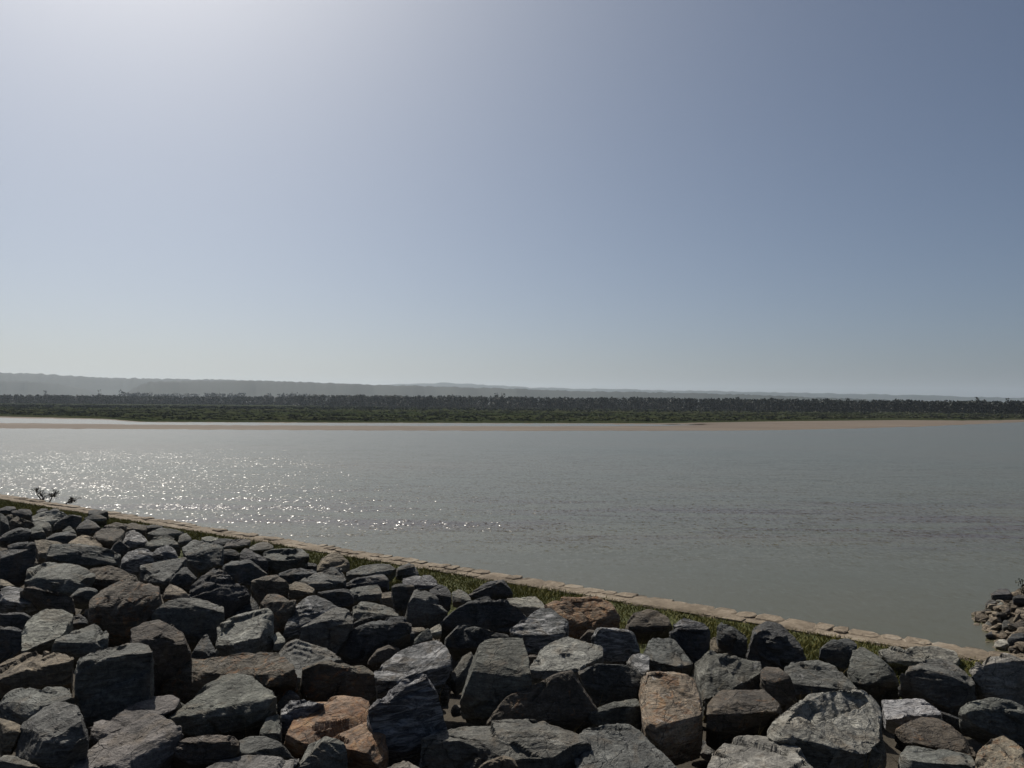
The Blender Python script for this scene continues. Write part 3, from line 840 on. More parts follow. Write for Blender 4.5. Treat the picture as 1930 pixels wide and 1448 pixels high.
G|d|low dark stone right of the pale flat stone by the grass|60,330 150,265 290,270|60,335 180,300 280,280|70,345 160,340 270,310
G|k|low pinkish grey rock by the grass, second of the low ones|185,330 280,280 360,265 440,280|185,345 300,320 440,295|190,355 320,350 440,325
G|g|grey wedge by the grass right of the pinkish grey rock|430,350 520,295 600,300 650,330|450,375 560,350 650,345|460,400 550,410 650,360
G|g|broad layered grey rock with a dark front by the grass|560,390 640,360 800,335 900,350 970,410|560,420 640,460 740,465 960,420|600,480 610,590 720,560 850,480 970,430
G|d|dark stepped rock left of the broad layered one|340,400 400,350 520,410 600,450|350,450 420,430 500,460 600,470|400,480 520,540 600,570
G|d|dark flat rock in the second row from the grass, left|0,390 150,370 270,355 340,400|0,410 260,380 340,410|0,500 200,470 330,460
G|d|dark block with a lit sloping top, left of centre|190,520 260,475 440,465 520,520 590,580|190,530 300,590 440,490 590,590|230,600 330,680 450,690 580,620
G|d|dark slab with a bright tan edge strip, left of centre|-100,700 0,620 110,530 150,525 300,640 445,745|-100,760 0,720 180,640 330,770 440,770|-90,950 0,960 100,940 220,980 350,800
G|d|dark blue-green block in front of the tan-edged slab|225,930 330,790 390,765 450,790 520,860|220,960 300,900 370,850 520,880|220,980 350,985 500,930
G|b|grey-topped rock with a brown front, left of centre|470,620 600,600 700,590 800,640|460,640 560,660 680,680 800,660|450,720 530,830 700,780 780,760
G|d|small dark rock below the right end of the layered rock|850,500 930,445 1020,470 1045,510|850,520 940,500 1040,520|780,560 900,560 1030,550
G|y|pointed rock with a tan top against the grass, left of centre|1040,510 1120,420 1180,400 1270,400 1340,480|1040,530 1130,470 1230,490 1280,410 1345,500|1040,560 1180,560 1330,570
G|d|low dark rock below the tan pointed one|710,580 800,550 900,535 1000,550 1060,560|700,600 850,600 1050,580|720,650 850,680 1040,620
G|g|hummocky grey rock in front of the tan pointed one|890,650 1000,590 1120,570 1200,510 1260,520 1310,620|900,680 1050,670 1150,650 1230,580 1310,650|980,720 1080,740 1230,700 1310,670
G|y|small rock with a yellowish left end above the speckled boulder|785,700 850,655 940,670 1030,730|790,720 880,710 1000,760|800,810 900,820 1000,780
G|g|grey flat rock by the grass right of the tan pointed one|1320,570 1450,515 1600,490 1700,505 1760,540|1330,600 1420,600 1560,540 1750,550|1320,640 1450,620 1700,600
G|d|dark peaked rock with a thin lit rim, below the grey flat rock|1300,690 1400,620 1520,580 1640,570 1700,640|1300,700 1410,635 1530,590 1690,650|1290,710 1450,720 1690,720
G|d|dark rock at the grass left of the small black peaked one|1770,540 1860,490 1930,490|1770,560 1930,520|1770,600 1930,620
G|d|dark rock right behind the speckled boulder|1060,750 1150,735 1280,720 1380,740|1080,770 1250,750 1380,760|1150,830 1260,900 1380,860
G|g|grey rock with a lit streak left of the small tan cube|1340,720 1450,700 1600,690 1640,760|1350,780 1450,780 1550,740 1640,770|1370,840 1500,850 1640,830
G|y|small tan cube-shaped stone between dark rocks, centre left|1640,760 1720,745 1750,790|1640,810 1750,800|1650,870 1740,890
G|d|dark rock left of the tall grey boulder with the tan edge|1730,690 1800,665 1930,680|1730,700 1930,695|1750,880 1830,930 1850,780 1930,720
H|y|small mottled tan stone below the tall grey boulder|0,910 60,880 180,880 200,900|0,940 100,930 190,920|0,1020 90,1000
"""
SPIT = """
S|y|flat tan stone at the tip of the small spit|380,740 480,690 560,680 620,740|385,760 500,800 620,750|390,770 500,815 620,770
S|p|pale stone just below the tip of the small spit|530,860 600,790 650,850|530,875 580,895 650,870|540,890 580,905 650,880
S|y|tan slanted stone right of the pale one near the spit tip|620,890 700,840 750,835|630,905 700,890 750,850|640,930 720,930 750,870
S|p|big pale squarish stone at the near end of the spit|680,1090 730,1050 840,1045 870,1090|685,1120 760,1150 865,1110|700,1150 830,1200 870,1150
S|d|dark broad stone at the far side of the spit|640,430 740,360 860,360 920,410|650,450 800,440 920,430|650,500 780,530 930,490
S|p|small pale stone in the upper middle of the spit|720,570 770,540 820,550|725,590 800,600 820,570|730,600 810,625
S|y|small cream stone near the right edge of the spit|900,600 940,575 985,600|905,620 980,620|910,645 980,640
S|y|upright golden stone on the right part of the spit|940,780 970,700 1030,680 1040,720|945,810 1000,770 1040,730|950,820 1010,815 1040,760
S|b|large light brown stone at the right edge of the spit|880,840 980,820 1086,790 1110,810|890,850 1000,900 1110,900|950,900 1050,950 1110,950
S|g|grey stone in the middle of the spit|780,830 830,780 900,800|785,850 850,880 900,860|800,900 880,920 900,890
S|r|reddish stone low on the near end of the spit|870,1170 950,1150 1030,1190|880,1190 1030,1205|890,1220 1020,1230
S|y|tan stone at the lower right corner of the spit|980,1250 1040,1230 1110,1260|985,1265 1110,1290|1000,1290 1110,1320
S|d|dark grey slab at the right edge high on the spit|930,470 1000,440 1110,450|930,490 1110,490|940,550 1110,570
S|g|greenish grey stone on the water side of the spit|560,560 620,500 700,520|560,590 640,590 700,560|570,620 690,620
S|b|brownish low stone behind the spit tip|500,670 560,630 640,640|505,680 640,665|510,700 640,700
S|d|dark greenish stone right of the big pale squarish one|860,1040 930,970 1060,960 1110,990|870,1070 960,1040 1110,1020|880,1110 1000,1140 1110,1100
S|d|dark wet stone at the water below the spit tip|560,980 640,940 720,960|565,990 720,980|580,1010 700,1040
S|b|brown stone in the middle of the spit by the grey one|700,700 770,660 850,680|705,720 850,700|710,740 850,760
S|g|small grey stone under the dark broad stone of the spit|700,520 740,500 800,515|700,535 800,530|710,550 800,550
S|b|brown stone above the large light brown one on the spit|830,650 880,600 900,640|830,670 900,660|840,700 900,700
"""

# ------------------------------------------------------------------ near bank
V, F = [], []
qs = [-14, -6, -2, 0, 1, 2, 3, 4, 5, 6, 7, Q_TOE - .5, Q_TOE - .1, Q_TOE + .2, Q_TOE + .5, Q_IN + .05]
ss = np.arange(S0 - 16, S0 + 70, .5)
for s in ss:
    for q in qs:
        z = bank_z(q) - (.24 if q < Q_TOE - .3 else .06 if q < Q_TOE else .0)
        if q < Q_IN - .1:
            z += .03 * noise3(np.array([[s * .9, q * .9, 2.2]]))[0]
        V.append(wpt(q, s, z))
for i in range(len(ss) - 1):
    for j in range(len(qs) - 1):
        a = i * len(qs) + j
        F.append((a, a + 1, a + len(qs) + 1, a + len(qs)))
bank = mesh_obj('embankment', V, F, M_SOIL, smooth=True)
tag(bank, kind='structure')
bank.data.materials.append(M_BERM)
for p in bank.data.polygons:
    j = min(v % len(qs) for v in p.vertices)
    if j >= qs.index(Q_TOE - .1) - 1:
        p.material_index = 1

# ------------------------------------------------------------------ rocks
TONE = {
    'g': ((.098, .099, .088), .10, .14), 'd': ((.050, .051, .051), .04, .16), 'b': ((.073, .062, .048), .26, .06),
    'o': ((.19, .135, .092), .64, .2), 'p': ((.20, .197, .172), .04, .2), 'y': ((.150, .126, .09), .22, .12),
    'r': ((.080, .069, .054), .43, .08), 'v': ((.072, .073, .075), .02, .68), 'w': ((.27, .26, .25), .05, .8),
    'k': ((.122, .113, .103), .08, .12), 'n': ((.165, .138, .10), .44, .28),
}
SHEET = {'A': (0, 1148, 4.825), 'B': (380, 1148, 4.825), 'C': (760, 1148, 4.825), 'D': (1140, 1148, 4.825), 'E': (1530, 1148, 4.825),
         'F': (0, 900, 4.825), 'G': (380, 960, 4.825), 'H': (760, 1000, 4.825), 'S': (1780, 1060, 7.24)}


def outline(sheet, txt):
    ox, oy, k = SHEET[sheet]
    return [(ox + float(a) / k, oy + float(b) / k) for a, b in (t.split(',') for t in txt.split())]


def make_rock(line, seed, depth_fn, group, cat='rock', name='rock', fine=.0042, back=1.0):
    sheet, tone, label, t, r, b = line.split('|')
    T, Rg, Bt = outline(sheet, t), outline(sheet, r), outline(sheet, b)
    allp = T + Rg + Bt
    xs = [p[0] for p in allp]
    ylow = max(p[1] for p in Bt + Rg)
    xc = .5 * (min(xs) + max(xs))
    d0 = depth_fn(xc, ylow)
    s = d0 / FPX
    w = (max(xs) - min(xs)) * s
    hgt = (ylow - min(p[1] for p in allp)) * s
    mx, my = xc, sum(p[1] for p in allp) / len(allp)
    T, Rg, Bt = [[(mx + (x - mx) * 1.03, my + (y - my) * 1.015) for x, y in pts] for pts in (T, Rg, Bt)]
    rx, ry = zip(*sorted(Rg))
    P = []
    yfr = max(y for _, y in Rg)                  # lowest, nearest point of the upper face
    cap = 1.25 * max(w, hgt)
    rv = np.random.RandomState(seed + 900)
    KT, KF = rv.uniform(1.5, 2.7), rv.uniform(.16, .42)   # slope of the upper face, lean of the front face
    skew = rv.uniform(-.45, .45)                          # the faces turn a little left or right

    tx, ty = zip(*sorted(T))
    gap = np.mean([max(0.0, float(np.interp(x, rx, ry)) - y) / max(1.0, ylow - y) for x, y in T])
    al = float(np.clip((gap - .16) / .26, 0, 1))
    al = al * al * (3 - 2 * al)                  # 0: mostly a front face is seen, 1: mostly the upper face

    def d_front(y):
        return d0 + KF * (ylow - y) * s

    def d_plane(y):
        return d0 + KF * (ylow - yfr) * s + min(KT * max(yfr - y, 0) * s, cap)

    def d_top(y, yr=None):
        yr = y if yr is None else yr
        return (1 - al) * (d_front(yr) + min(KT * max(yr - y, 0) * s, cap)) + al * d_plane(y)

    def sk(x):
        return skew * (x - xc) * s

    for x, y in Bt:
        yr = float(np.interp(x, rx, ry))
        d = d0 + .75 * (d_top(yr) - d0) - KF * max(y - yr, 0) * s * .5
        d = max(d, d0) + sk(x)
        P.append(at_depth(x, y, d))
        P.append(at_depth(x, y, d + .40 * w * back) - np.array([0, 0, .10 * w + .22 * hgt]))
    for x, y in Rg:
        P.append(at_depth(x, y, d_top(y) + sk(x)))
    for x, y in T:
        d = d_top(y, float(np.interp(x, rx, ry))) + sk(x)
        P.append(at_depth(x, y, d))
        P.append(at_depth(x, y, d + .20 * w * back) - np.array([0, 0, .14 * min(w, hgt)]))
        P.append(at_depth(x, y, d + .36 * w * back) - np.array([0, 0, .55 * min(w, hgt)]))
    P = np.array(P)
    base = np.array([P[:, 0].mean(), P[:, 1].mean(), P[:, 2].min()])
    L = max(.013, d0 * fine, .022 * max(w, hgt))
    Vr, Fr = rough_stone(P - base, L, seed)
    ob = tri_obj(name, Vr, Fr, M_ROCK, base, crease=24)
    rs = np.random.RandomState(seed + 500)
    c, rust, vein = TONE[tone]
    j = rs.uniform(.86, 1.14)
    ob.color = (c[0] * j * rs.uniform(.96, 1.04), c[1] * j, c[2] * j * rs.uniform(.95, 1.05), 1)
    ob['rust'] = float(rust + rs.uniform(-.05, .05))
    ob['vein'] = float(vein + rs.uniform(-.05, .05))
    tag(ob, label, cat, group)
    return ob, base, w


placed = []
for i, ln in enumerate(ROCKS.strip().splitlines()):
    ob, base, w = make_rock(ln, 100 + i, lambda x, y: on_bank(x, y, .10), 'quarried rocks heaped on the bank')
    placed.append((base, w))


# small rubble in the gaps and the rest of the rock slope outside the view
def random_stone_points(rs, size):
    n = rs.randint(9, 14)
    p = rs.normal(size=(n, 3))
    p /= np.linalg.norm(p, axis=1)[:, None]
    return p * size * np.array([rs.uniform(.45, .62), rs.uniform(.38, .55), rs.uniform(.28, .42)])


def spin(rs, P):
    a = rs.uniform(0, 2 * PI)
    m = np.array([[math.cos(a), -math.sin(a), 0], [math.sin(a), math.cos(a), 0], [0, 0, 1]])
    return P @ m.T


_CI = np.linalg.inv(_CR)


def project(p):
    c = _CI @ (np.asarray(p) - _C0)
    return 965 + FPX * c[0] / -c[2], 724 - FPX * c[1] / -c[2], -c[2]


rs = np.random.RandomState(41)
VV, FF, nv = [], [], 0
tries = 0
for k in range(900):
    q = rs.uniform(-1.5, Q_TOE - .15)
    s = rs.uniform(S0 - 9, S0 + 26)
    p = wpt(q, s, 0)
    if math.hypot(p[0], p[1]) < 1.3 or p[1] < -2.5:
        continue
    x, y, d = project((p[0], p[1], bank_z(q)))
    inside = d > .3 and -60 < x < 1990 and y < 1500
    if inside:
        size, z = rs.uniform(.12, .34), bank_z(q) - .16
    else:
        if rs.uniform() < .35:
            continue
        size, z = rs.uniform(.45, .8), bank_z(q) - .08
    V_, F_ = rough_stone(spin(rs, random_stone_points(rs, size)), size * .24, 3000 + k, 1.1)
    VV.append(V_ + np.array([p[0], p[1], z]))
    FF.append(F_ + nv)
    nv += len(V_)
for k in range(26):                        # the heap goes on beyond the right of the view
    q, s = rs.uniform(Q_TOE - 1.2, Q_TOE + .15), rs.uniform(S0 - 7, S0 - 1.2)
    p = wpt(q, s, 0)
    x, y, d = project((p[0], p[1], bank_z(q) + .4))
    if d > 0 and x < 2010:
        continue
    V_, F_ = rough_stone(spin(rs, random_stone_points(rs, rs.uniform(.5, .85))), .05, 8000 + k, 1.0)
    VV.append(V_ + np.array([p[0], p[1], bank_z(q) + .05]))
    FF.append(F_ + nv)
    nv += len(V_)
rub = tri_obj('rubble', np.concatenate(VV), np.concatenate(FF), M_ROCK, crease=28)
rub.color = (.11, .108, .10, 1)
rub['rust'], rub['vein'] = .25, .1
tag(rub, 'dark broken rubble in the gaps between the heaped rocks', 'rubble', kind='stuff')

# ------------------------------------------------------------------ toe wall of mortared stones
wall = bpy.data.objects.new('toe_wall', None)
wall.location = tuple(wpt(.5 * (Q_IN + Q_OUT), S0, WATER_Z))
COL.objects.link(wall)
tag(wall, 'low tan stone wall running along the water behind the grass', 'wall')
wloc = np.array(wall.location)
ss = np.arange(S0 - 6, S0 + 46, .25)
V, F = [], []
rs = np.random.RandomState(9)
for s in ss:
    e = .035 * noise3(np.array([[s * 1.7, 3.1, 0]]))[0] + .02 * noise3(np.array([[s * 6, 1.1, 0]]))[0]
    zt = WALL_Z - .03 + .012 * rs.normal()
    for q, z in ((Q_OUT + .06 + e, -.5), (Q_OUT + .0 + e, zt - .03), (Q_OUT - .06 + e, zt), (Q_OUT - .22, zt + .006), (Q_IN + .05, zt), (Q_IN + e, zt - .03), (Q_IN, -.2)):
        V.append(wpt(q, s, z) - wloc)
for i in range(len(ss) - 1):
    for j in range(6):
        a = i * 7 + j
        F.append((a, a + 7, a + 8, a + 1))
mesh_obj('mortar_body', V, F, M_MORTAR, wall, smooth=True)


def flag_points(q0, q1, s0, s1, rs):
    """flat irregular stone: rounded outline, low crowned top"""
    n = 10
    cq, cs = (q0 + q1) / 2, (s0 + s1) / 2
    hq, hs = (q1 - q0) / 2, (s1 - s0) / 2
    ring = []
    for k in range(n):
        a = 2 * PI * (k + rs.uniform(-.25, .25)) / n
        ca, sa = math.cos(a), math.sin(a)
        e = 1 / max(abs(ca), abs(sa)) ** .96
        ring.append((cq + hq * ca * e * rs.uniform(.90, 1.04), cs + hs * sa * e * rs.uniform(.92, 1.05)))
    return ring, cq, cs


s = S0 - 3.0
row_s = [S0 - 3.0] * 2
S_LEN = float(WDIR @ wa[:2]) - S0 + 1.2
cuts = [(Q_OUT - .22, Q_OUT + .03), (Q_IN + .02, Q_OUT - .225)]
n_st = 0
for ri, (q0, q1) in enumerate(cuts):
    s = S0 - 3.0 + .13 * ri
    while s < S0 + S_LEN:
        far = max(0, (s - S0)) / S_LEN
        ln = rs.uniform(.14, .36) * (1 + .5 * far)
        qa, qb = q0 + rs.uniform(-.02, .02), q1 + rs.uniform(-.03, .04)
        ring, cq, cs = flag_points(qa, qb, s + .004, s + ln - .004, rs)
        h = rs.uniform(.003, .012) * (1 + 3 * far) if ri == 0 else rs.uniform(.002, .007)
        tl = rs.uniform(-.006, .006, 2)
        o = wpt(cq, cs, WALL_Z - .03)
        V, F = [], []
        n = len(ring)
        for (sc, dz) in ((1.0, -.09), (1.0, h * .45), (.9, h)):
            for (q, t) in ring:
                qq, tt = cq + (q - cq) * sc, cs + (t - cs) * sc
                zz = dz + (tl[0] * (q - cq) / .2 + tl[1] * (t - cs) / .2 + rs.uniform(-.004, .004) if dz > 0 else 0)
                V.append(wpt(qq, tt, WALL_Z - .03 + zz) - o)
        for lv in range(2):
            for k in range(n):
                a, b = lv * n + k, lv * n + (k + 1) % n
                F.append((a, b, b + n, a + n))
        F.append(tuple(range(2 * n, 3 * n)))
        st = mesh_obj('stone', V, F, M_STONE, wall, o - wloc)
        n_st += 1
        s += ln

# ------------------------------------------------------------------ grass strip
def blades(pts, hts, wid, rs, lean=.5):
    """one bent two-segment blade per point"""
    n = len(pts)
    a = rs.uniform(0, 2 * PI, n)
    side = np.stack([np.cos(a), np.sin(a), np.zeros(n)], 1) * (wid * rs.uniform(.6, 1.3, n))[:, None]
    b = rs.uniform(0, 2 * PI, n)
    ld = np.stack([np.cos(b), np.sin(b), np.zeros(n)], 1) * (hts * rs.uniform(.1, lean * 2, n))[:, None]
    up = np.stack([np.zeros(n), np.zeros(n), hts], 1)
    v0, v1 = pts - side, pts + side
    v2, v3 = pts + up * .55 + ld * .35 + side * .7, pts + up * .55 + ld * .35 - side * .7
    v4 = pts + up + ld
    V = np.stack([v0, v1, v2, v3, v4], 1).reshape(-1, 3)
    i = np.arange(n)[:, None] * 5
    F = np.concatenate([i + np.array([0, 1, 2]), i + np.array([0, 2, 3]), i + np.array([3, 2, 4])])
    return V, F


rs = np.random.RandomState(77)
n = 85000
q = rs.uniform(Q_TOE - .25, Q_IN + .05, n)
s = S0 - 3 + 34 * rs.uniform(0, 1, n) ** 1.25
dens = noise3(np.stack([q * 2.2, s * .8, np.full(n, 5.5)], 1)) + .6 * noise3(np.stack([q * 6, s * 3, np.full(n, 1.5)], 1))
keep = dens > -1.2
q, s, dens = q[keep], s[keep], dens[keep]
pts = np.stack([WN[0] * q + WDIR[0] * s, WN[1] * q + WDIR[1] * s, np.full(len(q), BERM_Z - .01)], 1)
h = rs.uniform(.025, .07, len(q)) * (1 + .5 * np.clip(dens, -.5, 1))
Vg, Fg = blades(pts, h, .0055 + .0003 * np.abs(s - S0), rs)
tag(tri_obj('grass', Vg, Fg, M_GRASS, smooth=False), 'short green grass between the rocks and the wall', 'grass', kind='stuff')

# dry grass and weeds rooted in the gaps of the rocks
P, Hh = [], []
for k in range(230):
    q, s = rs.uniform(.8, Q_TOE - .2), rs.uniform(S0 - 4, S0 + 20)
    for _ in range(14):
        qq, s2 = q + rs.normal(0, .07), s + rs.normal(0, .07)
        P.append(wpt(qq, s2, bank_z(qq) - .1))
        Hh.append(rs.uniform(.12, .34))
Vg, Fg = blades(np.array(P), np.array(Hh), .004, rs, .5)
tag(tri_obj('dry_grass', Vg, Fg, M_STRAW, smooth=False), 'dry straw-coloured grass rooted in the gaps between rocks', 'grass', kind='stuff')

# ------------------------------------------------------------------ dead twigs standing at the wall
def tube(path, radii, sides=6):
    V, F = [], []
    for k, (p, r_) in enumerate(zip(path, radii)):
        p = np.array(p, float)
        t = np.array(path[min(k + 1, len(path) - 1)], float) - np.array(path[max(k - 1, 0)], float)
        t /= max(np.linalg.norm(t), 1e-9)
        u = np.cross(t, (.31, .87, .2))
        u /= np.linalg.norm(u)
        v = np.cross(t, u)
        for j in range(sides):
            a = 2 * PI * j / sides
            V.append(p + r_ * (math.cos(a) * u + math.sin(a) * v))
    for k in range(len(path) - 1):
        for j in range(sides):
            a, b = k * sides + j, k * sides + (j + 1) % sides
            F.append((a, b, b + sides))
            F.append((a, b + sides, a + sides))
    return np.array(V), np.array(F)


def join(parts):
    VV, FF, n = [], [], 0
    for v, f in parts:
        VV.append(v)
        FF.append(f + n)
        n += len(v)
    return np.concatenate(VV), np.concatenate(FF)


def leaves(centres, radius, count, size, rs, flat=.7):
    """ragged tufts: small random triangles and quads round the centres"""
    c = centres[rs.randint(0, len(centres), count)]
    d = rs.normal(size=(count, 3))
    d /= np.linalg.norm(d, axis=1)[:, None]
    p = c + d * (radius * rs.uniform(.15, 1, count) ** .6)[:, None] * np.array([1, 1, flat])
    a, b = rs.normal(size=(count, 3)), rs.normal(size=(count, 3))
    a /= np.linalg.norm(a, axis=1)[:, None]
    b -= a * (a * b).sum(1)[:, None]
    b /= np.linalg.norm(b, axis=1)[:, None]
    z = (size * rs.uniform(.5, 1.3, count))[:, None]
    V = np.stack([p - a * z, p + b * z * .55, p + a * z, p - b * z * .55], 1).reshape(-1, 3)
    i = np.arange(count)[:, None] * 4
    F = np.concatenate([i + np.array([0, 1, 2]), i + np.array([0, 2, 3])])
    return V, F


def twig(x, y, spec, label, seed):
    rs = np.random.RandomState(seed)
    o = at_z(x, y, WALL_Z - .02)
    o = o + np.append(WN, 0) * .05
    root = bpy.data.objects.new('dead_twig', None)
    root.location = tuple(o)
    COL.objects.link(root)
    tag(root, label, 'twig', 'dead twigs standing at the wall')
    k = .85 * np.linalg.norm(o[:2]) / FPX
    right = _CR[:, 0]
    up = np.array([0, 0, 1.0])
    stems, tips = [], []
    for (pts, n_tuft) in spec:
        path = [(right * px_ + up * py_) * k + np.array([0, rs.normal(0, .02), 0]) for px_, py_ in pts]
        stems.append(tube(path, np.linspace(.020, .007, len(path))))
        for _ in range(n_tuft):
            b = path[-1] * rs.uniform(.55, 1.0)
            e = b + np.array([rs.normal(0, .06), rs.normal(0, .06), rs.uniform(-.02, .10)])
            stems.append(tube([b, (b + e) / 2 + rs.normal(0, .012, 3), e], [.008, .006, .003], 4))
            tips.append(e)
    V, F = join(stems)
    tri_obj('stem', V, F, M_TWIG, parent=root)
    V, F = leaves(np.array(tips), .055, 160 + 6 * len(tips), .017, rs, 1.0)
    tri_obj('dry_leaves', V, F, M_TWIG, smooth=False, parent=root)
    return root


twig(74, 943, [([(0, -4), (-2, 4), (-8, 11), (-9, 20)], 9), ([(0, -4), (3, 4), (0, 10), (-2, 13)], 9), ([(2, -4), (4, 0), (5, 4)], 5)], 'bushy dead twig at the wall, leftmost of three', 1)
twig(89, 945, [([(0, -3), (4, 4), (6, 9), (10, 12)], 14), ([(6, 8), (7, 12), (8, 15)], 8)], 'dead twig with a round dark tuft, middle of three', 2)
twig(117, 950, [([(0, -3), (6, 2), (14, 4), (23, 5.5)], 14), ([(8, 2), (12, 5), (18, 6)], 8)], 'dead twig lying low over the wall, rightmost of three', 3)

# ------------------------------------------------------------------ stone spit at the right
SPIT_EDGE = [at_z(x, y, 0) for x, y in [(2120, 1078), (2010, 1092), (1950, 1104), (1905, 1120), (1868, 1141), (1836, 1164), (1851, 1182), (1862, 1200), (1880, 1222), (1915, 1240), (1960, 1258), (2060, 1300), (2200, 1360)]]
_ey = np.array([p[1] for p in SPIT_EDGE])[::-1]
_ex = np.array([p[0] for p in SPIT_EDGE])[::-1]


def spit_z(x, y):
    """height of the stony bank at the right, rising inland from its edge"""
    t = x - np.interp(y, _ey, _ex)
    return np.interp(t, [-.6, -.1, .25, .8, 1.6, 4.0, 9.0], [-.5, -.06, .10, .26, .42, .6, .7])


V, F = [], []
ys = np.linspace(_ey[0], _ey[-1], 40)
ts = [-.6, -.25, -.05, .1, .3, .6, 1.0, 1.6, 2.5, 4, 7, 11]
for y in ys:
    for t in ts:
        x = np.interp(y, _ey, _ex) + t
        V.append((x, y, float(spit_z(x, y)) - .05 + .03 * noise3(np.array([[x * 3, y * 3, 7.7]]))[0]))
for i in range(len(ys) - 1):
    for j in range(len(ts) - 1):
        a = i * len(ts) + j
        F.append((a, a + 1, a + len(ts) + 1, a + len(ts)))
tag(mesh_obj('gravel_spit', V, F, M_SOIL, smooth=True), kind='structure')


def spit_depth(x, y):
    r = ray(x, y)
    d = (0.02 - CAM_H) / r[2]
    for _ in range(14):
        p = _C0 + r * d
        d = .5 * d + .5 * (max(.01, float(spit_z(p[0], p[1]))) - CAM_H) / r[2]
    return d


for i, ln in enumerate(SPIT.strip().splitlines()):
    make_rock(ln, 700 + i, spit_depth, 'stones of the small spit', 'stone', 'spit_stone', .0045)
rs = np.random.RandomState(52)
VV, FF, nv = [], [], 0
for k in range(640):
    py = rs.uniform(_ey[0] + .3, _ey[-1] - .3)
    px_ = float(np.interp(py, _ey, _ex)) + rs.uniform(0, 1) ** 1.3 * 3.2 - .06
    p, z = np.array([px_, py]), float(spit_z(px_, py))
    size = rs.uniform(.09, .24)
    V_, F_ = rough_stone(spin(rs, random_stone_points(rs, size)), size * .28, 5000 + k)
    VV.append(V_ + np.array([p[0], p[1], z - .01]))
    FF.append(F_ + nv)
    nv += len(V_)
sp = tri_obj('spit_gravel', np.concatenate(VV), np.concatenate(FF), M_ROCK, crease=28)
sp.color = (.17, .138, .10, 1)
sp['rust'], sp['vein'] = .3, .1
tag(sp, 'small brown broken stones covering the spit', 'gravel', kind='stuff')
rs = np.random.RandomState(8)
o = at_depth(1935, 1108, spit_depth(1935, 1140) + .5)
root = bpy.data.objects.new('weed', None)
root.location = tuple(o)
COL.objects.link(root)
tag(root, 'low dark weed on top of the spit at the right edge', 'plant')
cs = np.array([[rs.uniform(-.12, .5), rs.normal(0, .15), rs.uniform(-.12, .06)] for _ in range(16)])
tri_obj('stem', *join([tube([(c[0] * .3, c[1] * .3, -.25), c], [.01, .005], 4) for c in cs]), M_TWIG, parent=root)
tri_obj('foliage', *leaves(cs, .09, 700, .02, rs), M_REED, smooth=False, parent=root)

# ------------------------------------------------------------------ far vegetation
rs = np.random.RandomState(61)


def far_ground(x, dist):
    p = at_dist(x, 790, dist)
    z = float(np.interp(dist, [80, 120, 200, 700, 1600], [.02, .2, .5, .8, .9]))
    return np.array([p[0], p[1], z])


# tussocks and dry reeds on the plain
P, Hh, Wd = [], [], []
for k in range(9000):
    x = rs.uniform(-250, 2200)
    yg = min(interp(GRASS, x), interp(POOL1, x) - 1)
    p = at_z(x, yg, .3)
    d0 = math.hypot(p[0], p[1])
    dist = d0 + 12 + 280 * rs.uniform() ** 1.3
    c = far_ground(x, dist)
    patch = noise3(np.array([[c[0] * .03, c[1] * .05, 1.0]]))[0]
    tall = .16 + .22 * max(0, patch) + (.35 if dist > d0 + 150 else 0)
    for _ in range(3):
        P.append(c + np.array([rs.normal(0, .5), rs.normal(0, .5), 0]))
        Hh.append(tall * rs.uniform(.4, 1.0))
        Wd.append(.16 + .0012 * dist)
Vg, Fg = blades(np.array(P), np.array(Hh), np.array(Wd), rs, .35)
tag(tri_obj('reed_bed', Vg, Fg, M_REED, smooth=False), 'dark tussocks and dry reeds covering the far plain', 'reeds', kind='stuff')


def tree_parts(base, height, rs, spread=.42, n_leaf=70, leaf=.55, poplar=False, limbs=True, low=.3):
    """tapered trunk with limbs, leaf clumps through an uneven crown"""
    trunk = [tube([base, base + np.array([rs.normal(0, .1), 0, height * .35]), base + np.array([rs.normal(0, .3), 0, height * .72])], [height * .035, height * .025, height * .01], 5)]
    cl = []
    for k in range(rs.randint(6, 10)):
        a = rs.uniform(0, 2 * PI)
        rr = height * spread * rs.uniform(.15, 1) * (.55 if poplar else 1)
        zz = height * rs.uniform(.18 if poplar else low, .92)
        e = base + np.array([math.cos(a) * rr * (1.15 - zz / height), math.sin(a) * rr * (1.15 - zz / height), zz])
        st = base + np.array([0, 0, min(zz * .75, height * .6)])
        if limbs:
            trunk.append(tube([st, e], [height * .012, height * .004], 4))
        cl.append(e)
    cl.append(base + np.array([0, 0, height * .95]))
    crown = leaves(np.array(cl), height * .17, n_leaf, leaf, rs, .85)
    return trunk, crown


WOOD = [(-400, 640, 5.5), (0, 560, 6.2), (300, 560, 6.2), (540, 540, 6.6), (575, 470, 7.6), (750, 440, 7.4), (960, 420, 7.0), (1200, 400, 6.6), (1440, 380, 6.2), (1700, 360, 5.6), (1930, 350, 5.0), (2300, 340, 4.8)]
wx, wd, wh = zip(*WOOD)
TV, TF, CV, CF, nt, nc = [], [], [], [], 0, 0
for k in range(2700):
    x = rs.uniform(-350, 2260)
    rowd = rs.uniform(0, 1) ** 1.5
    dist = float(np.interp(x, wx, wd)) + 60 * rowd - 8
    h = float(np.interp(x, wx, wh)) * rs.uniform(.68, .88) * (1 + .10 * noise3(np.array([[x * .02, .5, .5]]))[0])
    b = far_ground(x, dist)
    t, c = tree_parts(b, h, rs, .52, 96, .5, limbs=False, low=.05)
    for v, f in t[:1]:
        TV.append(v); TF.append(f + nt); nt += len(v)
    CV.append(c[0]); CF.append(c[1] + nc); nc += len(c[0])
wood = tri_obj('far_wood', np.concatenate(CV), np.concatenate(CF), M_TREE, smooth=False)
tag(wood, 'dark band of trees along the far side of the plain', 'wood', kind='stuff')
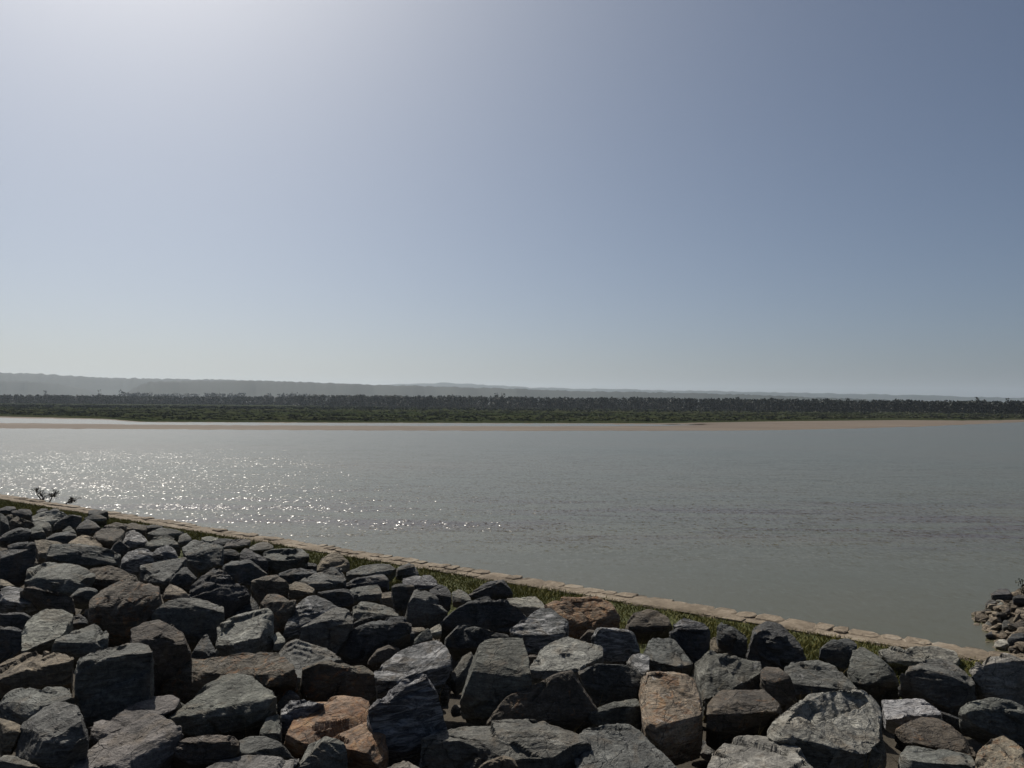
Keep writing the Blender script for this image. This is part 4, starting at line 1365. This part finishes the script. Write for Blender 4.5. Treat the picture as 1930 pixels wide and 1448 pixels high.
tk = tri_obj('trunks', np.concatenate(TV), np.concatenate(TF), M_BARK, smooth=False, parent=wood)
tk['kind'] = 'stuff'

# trees that stand out above the band
for k, (x, top, dist, label) in enumerate([
        (936, 741, 425, 'slim tree poking up from the middle of the far wood'),
        (948, 742, 430, 'bushy tree beside the slim one in the far wood'),
        (1390, 749.5, 372, 'round tree rising slightly above the wood, right of centre'),
        (1455, 751, 365, 'tree with a pointed top above the wood, right part'),
        (1597, 750, 360, 'single narrow treetop above the wood, right part'),
        (1841, 750, 350, 'thin tree standing clear above the wood near the right edge'),
        (1898, 752, 348, 'spindly tree above the wood closest to the right edge'),
        (186, 736, 600, 'lone tree above the thin wood at far left'),
        (84, 737.5, 600, 'lone tree above the thin wood nearest the left edge')]):
    b = far_ground(x, dist)
    h = at_dist(x, top, dist)[2] - b[2]
    root = bpy.data.objects.new('tree', None)
    root.location = tuple(b)
    COL.objects.link(root)
    tag(root, label, 'tree', 'trees above the far wood')
    t, c = tree_parts(np.zeros(3), h, rs, .2, 150, .42, True)
    tri_obj('trunk', *join(t), M_BARK, parent=root)
    tri_obj('crown', *c, M_TREE, smooth=False, parent=root)

# hazy poplar rows before the hills
for (x0, x1, top, dist, label) in [
        (226, 236, 737, 900, 'faint tall pair of poplars at the foot of the spur'),
        (238, 285, 740, 920, 'faint ragged tree row at the foot of the spur'),
        (292, 375, 742.5, 1050, 'long low faint tree row right of the ragged one'),
        (383, 424, 741.5, 900, 'faint blocky tree clump, left of two near each other'),
        (429, 459, 742, 900, 'faint blocky tree clump, right of two near each other'),
        (497, 512, 743, 900, 'small faint square tree clump before the long ridge'),
        (523, 560, 742.5, 900, 'wide faint tree clump where the dark wood begins'),
        (562, 585, 743.5, 900, 'faint tree clump half hidden by the dark wood')]:
    b0 = far_ground((x0 + x1) / 2, dist)
    root = bpy.data.objects.new('tree_row', None)
    root.location = tuple(b0)
    COL.objects.link(root)
    tag(root, label, 'tree row', 'faint tree rows before the hills')
    tr, cr = [], []
    for x in np.arange(x0 + 1, x1, 3.2):
        b = far_ground(x, dist + rs.uniform(-15, 15))
        h = (at_dist(x, top, dist)[2] - b[2]) * rs.uniform(.86, 1.05)
        t, c = tree_parts(b - b0, h, rs, .16, 70, 1.0, True, False)
        tr += t[:1]
        cr.append(c)
    tri_obj('trunks', *join(tr), M_BARK, parent=root)['kind'] = 'stuff'
    tri_obj('crown', *join(cr), M_TREE, smooth=False, parent=root)

# ------------------------------------------------------------------ hazy air
HZ = ((-6500, 6500), (-400, 6500), (-2.0, 160))
V = [(x, y, z) for x in HZ[0] for y in HZ[1] for z in HZ[2]]
F = [(0, 1, 3, 2), (4, 6, 7, 5), (0, 4, 5, 1), (2, 3, 7, 6), (0, 2, 6, 4), (1, 5, 7, 3)]
mh = bpy.data.materials.new('hazy_air')
mh.use_nodes = True
nt_ = mh.node_tree
nt_.nodes.remove(nt_.nodes['Principled BSDF'])
pv = nt_.nodes.new('ShaderNodeVolumePrincipled')
pv.inputs['Color'].default_value = (.74, .85, .97, 1)
pv.inputs['Density'].default_value = HAZE_DENSITY
pv.inputs['Anisotropy'].default_value = 0.4
nt_.links.new(pv.outputs[0], nt_.nodes['Material Output'].inputs['Volume'])
tag(mesh_obj('haze', V, F, mh), 'thin bluish haze over the river and hills', 'haze', kind='stuff')
